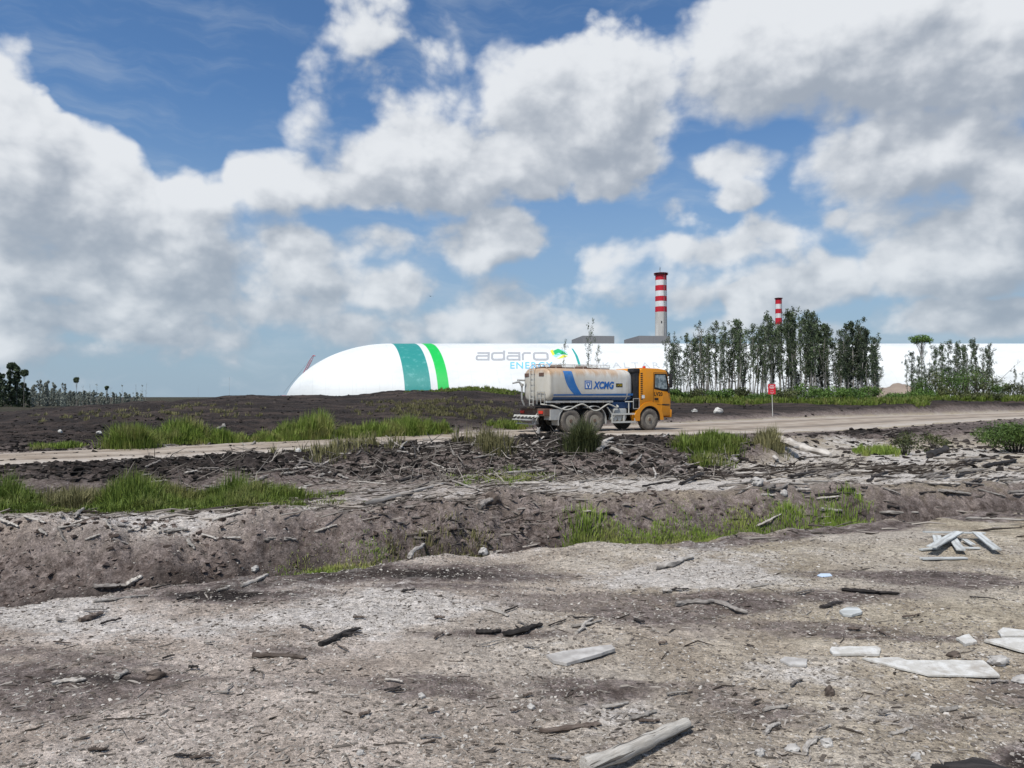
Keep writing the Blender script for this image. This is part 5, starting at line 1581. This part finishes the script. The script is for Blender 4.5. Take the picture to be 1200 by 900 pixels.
def near_field(n, y0, y1, seed, wide=1.0, p=1.0):
    r = np.random.default_rng(seed)
    Y = y0 * (y1 / y0) ** (r.uniform(0, 1, n) ** p); X = r.uniform(-1, 1, n) * (Y * .80 * wide + 1.6)
    return r, X, Y


r, X, Y = near_field(90000, 2.5, 8.6, 101)
d = fbm(X, Y, 1.4, 3, 200) + .35 * fbm(X, Y, 5, 2, 210); keep = d > -.28 + r.uniform(-.3, .3, len(X)); X, Y = X[keep], Y[keep]; n = len(X)
S = .004 + .022 * r.uniform(0, 1, n) ** 4 + .0011 * Y
chips('gravel', np.column_stack([X, Y, terrain(X, Y)]), S, r.uniform(.35, .9, n), r.beta(1.2, 2.0, n), 'gravel', 'grey and pale gravel chips scattered over the foreground soil', 'gravel', r)
r, X, Y = near_field(18000, 2.5, 9.0, 102)
d = drift(X, Y) + .15 * fbm(X, Y, 4, 2, 230); keep = d > .12 + r.uniform(-.22, .22, len(X)); X, Y = X[keep], Y[keep]; n = len(X)
S = .015 + .07 * r.uniform(0, 1, n) ** 3
yaw = r.normal(.15, .6, n)
chips('wood_litter', np.column_stack([X, Y, terrain(X, Y)]), S, r.uniform(.10, .30, n), r.beta(1.3, 1.5, n), 'litter', 'splinters and bark crumbs strewn over the foreground soil', 'wood litter', r, yaw, .5)


def bank_field(n, seed, y0, y1, p0=-100, p1=1300):
    r = np.random.default_rng(seed); px = r.uniform(p0, p1, n); Y = y0 * (y1 / y0) ** r.uniform(0, 1, n)
    return r, (px - 600) / FPX * Y, Y


r, X, Y = bank_field(24000, 103, 8.6, 17.5)
d = fbm(X, Y, .8, 3, 240) + .4 * fbm(X, Y, 3, 2, 250); keep = d > -.02 + .22 * ((600 + FPX * X / Y) > 640) + r.uniform(-.4, .4, len(X)); X, Y = X[keep], Y[keep]; n = len(X)
S = .04 + .17 * r.uniform(0, 1, n) ** 2.8
chips('wood_litter', np.column_stack([X, Y, terrain(X, Y)]), S, r.uniform(.08, .28, n), r.beta(1.0, 2.0, n), 'litter', 'broken sticks and bark covering the ground between the ditch and the road bank', 'wood litter', r, r.normal(.2, .8, n))
r, X, Y = bank_field(16000, 104, 6.2, 10.5)
dd_ = Y - np.interp(600 + FPX * X / Y, CC, T_DITCH); keep = (dd_ > .35) & (dd_ < 2.2) & (fbm(X, Y, 2, 2, 77) > r.uniform(-.5, .5, len(X))); X, Y = X[keep], Y[keep]; n = len(X)
S = .015 + .07 * r.uniform(0, 1, n) ** 3
chips('soil_clods', np.column_stack([X, Y, terrain(X, Y)]), S, r.uniform(.5, .9, n), r.beta(1.2, 2.0, n), 'clod', 'crumbled clods on the eroded ditch bank', 'clods', r, None, .7)
r, X, Y = bank_field(34000, 105, 14.5, 34, -100, 1300)
cc_ = 600 + FPX * X / Y; keep = (cc_ < 860 + 30 * r.normal(size=len(X))) | (np.abs(cc_ - 990) < 60) & (Y > 26) | (r.uniform(size=len(X)) < .12); X, Y = X[keep], Y[keep]
S = .05 + .20 * r.uniform(0, 1, len(X)) ** 3; n = len(X)
chips('peat_clods', np.column_stack([X, Y, terrain(X, Y) - .01]), S, r.uniform(.25, .8, n), r.beta(1.0, 1.8, n), 'charlitter', 'dark peat clods and charred roots heaped on the road bank', 'clods', r, None, .7)
rd_, _, wr_ = road_dist(X, Y)
r, X, Y = bank_field(15000, 106, 22, 100)
rd_, _, wr_ = road_dist(X, Y); keep = rd_ > wr_ + .4; X, Y = X[keep], Y[keep]; n = len(X)
S = .08 + .28 * r.uniform(0, 1, n) ** 4
chips('peat_clods', np.column_stack([X, Y, terrain(X, Y) - .02]), S, r.uniform(.3, .8, n), r.beta(1.0, 1.8, n), 'charlitter', 'dark clods and burnt stumps littering the peat plain beyond the road', 'clods', r, None, .7)


def stick_mass(name, X, Y, L, rad, tone, m, label, r, pitch=.35, zoff=0.0, yaw=None):
    """three-sided bent sticks in one mesh"""
    n = len(X); a = r.uniform(0, 6.28, n) if yaw is None else yaw; el_ = r.normal(0, pitch, n)
    d = np.column_stack([np.cos(a) * np.cos(el_), np.sin(a) * np.cos(el_), np.abs(np.sin(el_))])
    c = np.column_stack([X, Y, terrain(X, Y) + zoff]); s_ = np.cross(d, [0, 0, 1.0]) + 1e-6; s_ /= np.linalg.norm(s_, axis=1)[:, None]; u = np.cross(s_, d)
    bend = (r.normal(0, .10, n) * L)[:, None] * s_ + (r.normal(0, .05, n) * L)[:, None] * u
    st_ = [c - d * (L * .5)[:, None] * np.array([1, 1, .4]), c + bend, c + d * (L * .5)[:, None] * np.array([1, 1, 1.0])]
    vs = []
    for k, (p, f) in enumerate(zip(st_, (1.0, .9, .35))):
        for q in range(4):
            t = math.pi / 2 * q; vs.append(p + (s_ * math.cos(t) + u * math.sin(t)) * (rad * f)[:, None])
    v = np.stack(vs, 1); i = np.arange(n)[:, None] * 12
    q = np.concatenate([i + np.array((4 * k + j, 4 * k + (j + 1) % 4, 4 * k + 4 + (j + 1) % 4, 4 * k + 4 + j)) for k in range(2) for j in range(4)] + [i + np.array((0, 3, 2, 1)), i + np.array((8, 9, 10, 11))], 0)
    o = np_mesh(name, v.reshape(-1, 3), q, m, {'tone': np.repeat(np.clip(tone, 0, 1), 12)})
    return tag(o, label, 'wood litter', kind='stuff')


r = np.random.default_rng(107); n = 1500
px = np.concatenate([r.uniform(130, 860, n // 2), r.normal(560, 130, n - n // 2)]); Y = r.uniform(13.6, 17.6, n); X = (px - 600) / FPX * Y
L = .15 + .75 * r.uniform(0, 1, n) ** 2.2
stick_mass('wood_litter', X, Y, L, .006 + .012 * r.uniform(0, 1, n) ** 2 , r.beta(1.3, 1.6, n), 'litter', 'bleached roots and sticks tangled in the dark road bank', r, .5, .02)
r = np.random.default_rng(108); n = 1000
px = np.where(r.uniform(0, 1, n) < .7, r.uniform(-80, 620, n), r.uniform(560, 1280, n)); Y = r.uniform(8.4, 14, n); X = (px - 600) / FPX * Y
stick_mass('wood_litter', X, Y, .12 + .55 * r.uniform(0, 1, n) ** 2.4, .006 + .014 * r.uniform(0, 1, n) ** 2, r.beta(1.4, 1.5, n), 'litter', 'thin sticks lying on the brown flat before the road bank', r, .12, .012, r.normal(.15, .55, n))
r = np.random.default_rng(109); n = 420
px = r.uniform(-60, 1260, n); Y = 3.0 * (7.5 / 3.0) ** r.uniform(0, 1, n); X = (px - 600) / FPX * Y
stick_mass('wood_litter', X, Y, .04 + .16 * r.uniform(0, 1, n) ** 2.6, .002 + .005 * r.uniform(0, 1, n) ** 2, r.beta(1.2, 1.4, n), 'litter', 'twigs scattered on the near ground', r, .08, .004, r.normal(.15, .7, n))
r = np.random.default_rng(110); n = 700
px = np.concatenate([r.normal(970, 90, n // 2), r.uniform(860, 1260, n - n // 2)]); Y = np.concatenate([r.normal(15.5, .8, n // 2), r.uniform(14, 34, n - n // 2)]); X = (px - 600) / FPX * Y
stick_mass('wood_litter', X, Y, .15 + .7 * r.uniform(0, 1, n) ** 2, .01 + .02 * r.uniform(0, 1, n) ** 2, r.beta(1.0, 2.0, n), 'litter', 'dark branches and roots on the pale sand at the right', r, .2, .02, r.normal(.1, .6, n))

# ------------------------------------------------------------------ single pieces of wood
STICKS = {}


def stick_mesh(var, m):
    key = (var, m)
    if key in STICKS: return STICKS[key]
    rr = random.Random(500 + var)
    mb = MB(); N = 14
    pts = []; x = -.5; y = z = 0
    for k in range(N):
        pts.append(Vector((-.5 + k / (N - 1), rr.uniform(-.006, .006) + .014 * math.sin(k * .55 + var), rr.uniform(-.004, .004))))
    rad = [.032 * (1 - .35 * k / (N - 1)) * rr.uniform(.82, 1.1) for k in range(N)]; rad[0] *= .75; rad[-1] *= .5
    mb.tube(pts, rad, 9)
    for k in range(rr.randint(0, 2) if var < 20 else 0):
        b = pts[rr.randint(3, 10)]; mb.tube([b, b + Vector((rr.uniform(.02, .12), rr.choice((-1, 1)) * rr.uniform(.04, .09), rr.uniform(.0, .03)))], [.014, .005], 5)
    for i_, (x_, y_, z_) in enumerate(mb.v):
        mb.v[i_] = (x_ + rr.uniform(-.012, .012), y_ * rr.uniform(.72, 1.2), z_ * rr.uniform(.55, .95))
    o = mb.build('driftwood', m, None, 38); me = o.data; bpy.data.objects.remove(o)
    STICKS[key] = me
    return me


def wood(p0, p1, dpx, m, label, group=None, var=0, name='driftwood', lift=0.0, yof=None):
    """a stick from photo point p0 to p1 (both on the ground), thickness in photo pixels"""
    a, b = at(*p0), at(*p1)
    L = (b - a).length; d = (b - a).normalized()
    r_ = dpx / FPX * (a.y + b.y) / 2 / 2
    o = bpy.data.objects.new(name, stick_mesh(var, m)); COL.objects.link(o)
    o.location = (a + b) / 2 + Vector((0, 0, r_ * .7 + lift)); o.rotation_euler = d.to_track_quat('X', 'Z').to_euler()
    s = r_ / .028
    o.scale = (L, s, s)
    return tag(o, label, 'stick', group)


HERO = [
        ((428, 594), (524, 568), 7, 'driftwood', 'long pale branch lying slantwise on the brown flat left of centre', 1),
        ((768, 668), (812, 654), 9, 'driftwood', 'stout grey log at the near ditch lip right of centre', 2),
        ((376, 756), (421, 738), 8, 'charwood', 'short crooked charred branch in the left foreground', 3),
        ((299, 768), (361, 771), 8, 'barkwood', 'curved slab of dark bark in the left foreground', 4),
        ((66, 801), (104, 796), 7, 'driftwood', 'pale splintered wood at lower left', 5),
        ((140, 795), (151, 786), 7, 'driftwood', 'small upright-looking pale splinter beside the brown stone', 6),
        ((558, 742), (588, 741), 8, 'charwood', 'black burnt stub, left piece of the pair in the mid foreground', 7),
        ((592, 745), (636, 734), 9, 'charwood', 'black burnt branch, right piece of the pair in the mid foreground', 8),
        ((632, 857), (704, 848), 8, 'barkwood', 'dark wood strip standing for the shade of a thin hollow above the driftwood log', 9),  # dark strip laid in as the shade of a long shallow hollow
        ((703, 829), (736, 823), 5, 'driftwood', 'thin pale stick above the driftwood log', 1),
        ((738, 843), (768, 834), 7, 'driftwood', 'flat pale stick beside the top of the driftwood log', 2),
        ((675, 742), (693, 725), 5, 'driftwood', 'pale wood sliver above the grey slab', 3),
        ((569, 713), (597, 722), 5, 'driftwood', 'flat pale chip of wood above the black burnt branch', 4),
        ((790, 709), (838, 706), 8, 'greywood', 'grey weathered branch on the soil right of centre', 5),
        ((835, 706), (874, 720), 8, 'greywood', 'dark grey end of a branch pointing right of centre', 6),
        ((670, 735), (705, 728), 5, 'driftwood', 'white stick lying above the pale grey slab', 7),
        ((150, 690), (168, 678), 9, 'driftwood', 'stubby pale log end at the foot of the left bank', 8),
        ((112, 689), (150, 690), 7, 'greywood', 'thin grey branch behind the stubby log end at left', 9),
        ((285, 688), (316, 674), 6, 'driftwood', 'pale slanted stick in the near ditch grass', 1),
        ((97, 728), (124, 719), 8, 'barkwood', 'dark bark piece on the left foreground crust', 2),
        ((112, 706), (175, 698), 4, 'driftwood', 'thin pale stick lying along the left ditch lip', 3),
        ((892, 858), (910, 846), 6, 'driftwood', 'pale chip standing at lower right of the driftwood log', 4),
        ((938, 882), (954, 862), 7, 'driftwood', 'short split stick in the lower right foreground', 5),
        ((892, 832), (922, 826), 6, 'driftwood', 'flat pale stick in the lower right foreground', 6),
        ((1100, 834), (1120, 828), 7, 'driftwood', 'white pointed chip below the big white board', 7),
        ((1040, 860), (1066, 852), 5, 'driftwood', 'thin pale stick below the big white board', 8),
        ((880, 688), (906, 684), 4, 'driftwood', 'pale stick beside the blue scrap', 9),
        ((960, 712), (985, 706), 6, 'charwood', 'dark burnt wood behind the white chip on the right', 3),
        ((985, 692), (1052, 697), 6, 'charwood', 'scattered black branch on the right of the clearing', 7),
        ((1030, 602), (1075, 606), 5, 'driftwood', 'thin pale stick above the broken pallet', 2),
        ((1130, 608), (1215, 611), 4, 'driftwood', 'long straight pale pole at the right edge above the pallet', 5),
        ((540, 562), (640, 552), 5, 'driftwood', 'long pale pole along the foot of the dark bank', 1),
        ((700, 530), (716, 517), 7, 'driftwood', 'pale broken pole leaning on the dark bank below the truck', 3),
        ((718, 528), (730, 534), 6, 'driftwood', 'pale split branch pointing down the bank below the cab', 4),
        ((905, 520), (972, 537), 13, 'driftwood', 'pale fallen tree trunk lying on the sand right of the truck', 0),
        ((885, 520), (908, 543), 10, 'driftwood', 'short pale trunk crossing behind the fallen tree trunk', 6),
        ((885, 618), (915, 604), 3, 'driftwood', 'thin stick at the right end of the near ditch', 8),
        ((1090, 537), (1110, 527), 9, 'charwood', 'dark stump end sticking out of the pale sand', 0),
        ((860, 556), (905, 556), 5, 'driftwood', 'pale stick lying across the sand below the fallen trunk', 9),
        ((257, 505), (264, 499), 5, 'driftwood', 'white leaning post stub in the roadside grass', 26),
        ((478, 655), (497, 640), 6, 'driftwood', 'pale stick at the foot of the bank in the near ditch', 5),
        ((560, 596), (580, 588), 9, 'greywood', 'grey stump lump on the brown flat', 4)]
LA, LB = at(684, 906), at(806, 857)
ld = (LB - LA).normalized(); ls = ld.cross(Vector((0, 0, 1))); mb = MB(); rl = random.Random(5); lp = []; lr = []
for k in range(30):
    t = k / 29; lp.append(LA.lerp(LB, t) + Vector((0, 0, .042)) + ls * (.012 * math.sin(t * 5)) - LA); lr.append((.037 - .005 * t + .003 * math.sin(k * .9)) * (.82 if k == 29 else 1))
mb.tube(lp, lr, 18)
for i_, v_ in enumerate(mb.v):
    k_ = i_ // 18; q_ = i_ % 18
    f_ = .93 + .05 * math.sin(q_ * 2.1 + k_ * .12) + (-.10 if q_ in (5, 13) and 4 < k_ < 27 else 0) + rl.uniform(-.012, .012)
    c_ = lp[min(k_, 29)]; mb.v[i_] = tuple(c_ + (Vector(v_) - c_) * f_)
lg = mb.build('driftwood_log', 'logwood', None, 50); lg.location = LA
tag(lg, 'thick bleached driftwood log in the bottom foreground right of centre', 'log')
for i, (a, b, d, m_, lb, v) in enumerate(HERO):
    wood(a, b, d, m_, lb, None, v)
rr = random.Random(33)
ZONES = [((150, 860), (516, 552), 60, 'bleached stick lodged in the dark road bank below the truck', 'sticks lodged in the road bank', (12, 32), (2, 3.6), ('driftwood', 'greywood')),
         ((120, 420), (548, 578), 22, 'pale stick at the foot of the left road bank by the grass', 'sticks by the grassy hollow', (10, 30), (3, 5), ('driftwood', 'greywood')),
         ((380, 1180), (560, 585), 34, 'weathered stick lying on the brown flat before the bank', 'sticks on the brown flat', (14, 42), (2.5, 5), ('driftwood', 'greywood', 'charwood')),
         ((0, 380), (606, 640), 24, 'grey stick on the top of the eroded left bank', 'sticks on the left bank top', (14, 40), (3, 5), ('driftwood', 'greywood')),
         ((880, 1190), (540, 600), 24, 'dark branch lying on the right-hand sand flat', 'branches on the right sand flat', (14, 44), (3, 6), ('charwood', 'greywood', 'driftwood')),
         ((20, 1180), (690, 760), 34, 'short weathered stick on the crusted foreground soil', 'sticks on the foreground crust', (10, 30), (2, 4.5), ('greywood', 'driftwood', 'barkwood', 'charwood')),
         ((20, 1180), (770, 890), 26, 'small splinter of wood on the nearest bare soil', 'splinters on the nearest soil', (10, 28), (2.5, 5), ('greywood', 'barkwood', 'driftwood', 'charwood'))]
for (p0, p1), (q0, q1), n, lb, gp, (l0, l1), (d0, d1), ms in ZONES:
    for i in range(n):
        px, py = rr.uniform(p0, p1), rr.uniform(q0, q1)
        L = rr.uniform(l0, l1); an = rr.gauss(-.15, .35 if 'bank' not in gp else .8)
        dx, dy = math.cos(an) * L, math.sin(an) * L * .5
        wood((px, py), (px + dx, py + dy), rr.uniform(d0, d1), rr.choice(ms), lb, gp, rr.randint(0, 9), lift=.01)


# ------------------------------------------------------------------ boards, slabs, stones, pallet


def slab(name, pts, th, m, label, cat, lift=.01, tilt=0.0):
    """broken flat slab whose outline corners lie at these photo points on the ground"""
    P = [at(*p) for p in pts]; c = sum(P, Vector()) / len(P)
    zz = max(p.z for p in P) * .4 + c.z * .6 + lift - .008
    out_ = []
    r_ = random.Random(int(pts[0][0]))
    for a, b in zip(P, P[1:] + P[:1]):
        for k in range(5):
            q = a.lerp(b, k / 5); L = (b - a).length
            out_.append((q.x - c.x + r_.uniform(-1, 1) * L * .022, q.y - c.y + r_.uniform(-1, 1) * L * .022))
    ar = sum(out_[i][0] * out_[(i + 1) % len(out_)][1] - out_[(i + 1) % len(out_)][0] * out_[i][1] for i in range(len(out_)))
    if ar < 0: out_ = out_[::-1]
    mb = MB(); mb.prism(out_, 'z', 0, th)
    o = mb.build(name, m, None, None, bev=th * .12)
    o.location = (c.x, c.y, zz); o.rotation_euler = (R(tilt), 0, 0)
    return tag(o, label, cat)


slab('broken_board', [(1008, 772), (1050, 771), (1060, 774), (1150, 776), (1169, 795), (1085, 794), (1042, 781)], .012, 'board', 'largest broken white board lying flat in the lower right foreground', 'board', .012)
slab('broken_board', [(970, 764), (974, 768), (1028, 768), (1030, 762), (1024, 760), (972, 760)], .016, 'board', 'narrow white board strip just behind the largest white board', 'board')
slab('broken_board', [(1150, 753), (1172, 750), (1222, 750), (1225, 768), (1202, 767)], .016, 'board', 'white board running out of the right edge of the view', 'board', .015)
slab('broken_board', [(1166, 741), (1172, 737), (1215, 742), (1216, 748), (1170, 748)], .016, 'board', 'greyish board piece behind the one at the right edge', 'board')
slab('broken_board', [(1118, 750), (1132, 745), (1142, 754), (1128, 757)], .018, 'board', 'small pointed white board fragment left of the right-edge board', 'board')
slab('broken_board', [(912, 774), (918, 771), (944, 773), (943, 781), (924, 781)], .014, 'stone', 'small pale chunk left of the narrow white board strip', 'board')
slab('broken_board', [(981, 718), (990, 714), (1003, 714), (1009, 720), (996, 723), (986, 722)], .02, 'paint_white', 'small clean white fragment lying alone in the right foreground', 'board')
slab('stone_slab', [(640, 769), (660, 765), (716, 759), (720, 765), (700, 772), (664, 780), (648, 777)], .022, 'stone', 'flat pale grey stone slab in the middle foreground', 'stone slab')
slab('blue_scrap', [(956, 675), (960, 673), (971, 673), (974, 675), (962, 676)], .008, 'scrap', 'small bluish-white plastic scrap on the soil right of centre', 'scrap')


def stone(px, py, wpx, hpx, m, label, name='stone', cat='stone', seed=0, flat=False):
    p = at(px, py); k = p.y / FPX; r_ = np.random.default_rng(int(px) + seed)
    bm = bmesh.new(); bmesh.ops.create_icosphere(bm, subdivisions=3, radius=1)
    for v in bm.verts:
        d = v.co.normalized()
        n_ = float(fbm(np.array([d.x * 1.3 + px]), np.array([d.y * 1.3 + d.z * 1.7]), 1.2, 3, 5)[0])
        n_ = 1 + n_ * .55
        v.co = Vector((d.x * n_ * wpx * k / 2, d.y * n_ * wpx * k * .35, d.z * n_ * hpx * k * .62))
    me = bpy.data.meshes.new(name); bm.to_mesh(me); bm.free(); me.materials.append(MATS[m])
    me.polygons.foreach_set('use_smooth', [True] * len(me.polygons)); me.set_sharp_from_angle(angle=R(28))
    o = bpy.data.objects.new(name, me); COL.objects.link(o); o.location = p + Vector((0, 0, hpx * k * .3)); o.rotation_euler = (0, 0, r_.uniform(-.4, .4))
    return tag(o, label, cat)


stone(185, 793, 22, 11, 'dark_stone', 'rounded dark brown stone in the left foreground')
stone(1167, 777, 26, 12, 'stone', 'angular pale stone below the right-edge board')
stone(1192, 797, 20, 8, 'stone', 'low pale stone at the right edge of the foreground')
stone(1104, 904, 30, 10, 'charwood', 'charred black lump in the bottom right corner', 'charred_lump', 'charred lump')
stone(1160, 908, 90, 10, 'charwood', 'long charred mass beside the black lump in the bottom right corner', 'charred_lump', 'charred lump', 3)
stone(970, 813, 12, 11, 'dark_stone', 'small upright dark stone below the narrow board strip')
stone(1115, 768, 15, 7, 'dark_stone', 'small dark stone between the big board and the right-edge board')
stone(887, 570, 15, 9, 'stone', 'white stone on the brown flat right of centre')
stone(917, 581, 9, 7, 'stone', 'smaller white stone right of the other on the brown flat')
stone(577, 590, 16, 12, 'dark_stone', 'brown lump of stone on the brown flat left of centre')
stone(567, 651, 12, 8, 'stone', 'white stone at the lip of the near ditch')
stone(300, 671, 9, 6, 'stone', 'small white stone under the left bank')
stone(623, 829, 9, 6, 'stone', 'pale pebble above the dark shade strip')
stone(686, 890, 12, 8, 'stone', 'rounded pale pebble beside the driftwood log')
stone(424, 881, 9, 6, 'stone', 'pale pebble in the bottom foreground left of centre')
stone(495, 816, 9, 6, 'stone', 'pale pebble in the middle of the bare foreground')
stone(966, 871, 15, 9, 'stone', 'pale stone chunk in the lower right foreground')
stone(1069, 885, 12, 8, 'stone', 'pale stone near the charred lump')
stone(888, 882, 12, 9, 'stone', 'pale stone right of the driftwood log')
stone(926, 877, 15, 8, 'stone', 'flat pale stone right of the driftwood log, next to a split stick')
for px, py, w, lb in ((842, 484, 12, 'larger white lump beyond the road right of the cab'), (814, 483, 7, 'smaller white lump beyond the road beside the cab'), (71, 507, 6, 'white litter lump on the dark plain at far left'), (117, 510, 6, 'white litter lump on the dark plain beside the green tussock'), (350, 530, 8, 'white stone at the near road edge')):
    stone(px, py, w, w * .55, 'board', lb, 'white_lump', 'litter')
ts = at(1192, 470)

# broken pallet of white planks
pc = at(1118, 648)
pal = empty('broken_pallet', pc, 0, label='broken pallet of white-painted planks lying on the soil at the right', cat='pallet')
for (a, b, w_, dz) in (((1081, 629), (1152, 632), 5, .07), ((1090, 651), (1122, 632), 10, .085), ((1098, 640), (1096, 630), 9, .045), ((1124, 650), (1113, 634), 9, .05), ((1166, 650), (1142, 632), 9, .06), ((1128, 636), (1138, 641), 6, .03), ((1077, 646), (1094, 644), 5, .02), ((1120, 643), (1146, 644), 4, .02), ((1078, 656), (1130, 655), 6, .008)):
    A, B = at(*a), at(*b); d = B - A; L = d.length; yaw = math.atan2(d.y, d.x)
    if L < .05: continue
    m = MB(); m.box((0, 0, 0), (L, w_ / FPX * 8.4, .016), bev=.002)
    o = m.build('plank', 'paint_white', pal); o.location = (A + B) / 2 - pc + Vector((0, 0, dz)); o.rotation_euler = (random.uniform(-.05, .05), random.uniform(-.03, .03), yaw)
    o.location.z = dz

# small pale sheet by the forest edge and a bird high over the dome
p = Vector((x_of(14, 150), 150, z_of(483.5, 150)))
m = MB(); m.box((0, 0, 0), (2.6, 1.4, .25), bev=.05)
o = m.build('white_sheet', 'tarp', None); o.location = p; tag(o, 'white sheet lying by the dark forest edge at the far left', 'sheet')
bd = Vector((x_of(504, 150), 150, z_of(347, 150)))
m = MB()
m.tube([(0, -.25, 0), (0, -.1, .02), (0, .15, .02), (0, .3, .03)], [.02, .07, .06, .02], 6)
m.add([(-.02, .1, .03), (-.02, -.1, .03), (-.4, -.05, .16), (-.38, .08, .16), (-.75, -.12, .05)], [(0, 1, 2, 3), (3, 2, 4)])
m.add([(.02, .1, .03), (.02, -.1, .03), (.4, -.05, .16), (.38, .08, .16), (.75, -.12, .05)], [(0, 3, 2, 1), (3, 4, 2)])
o = m.build('bird', 'bird', None); o.location = bd; o.rotation_euler = (.3, .2, .6); tag(o, 'small dark bird gliding above the dome', 'bird')
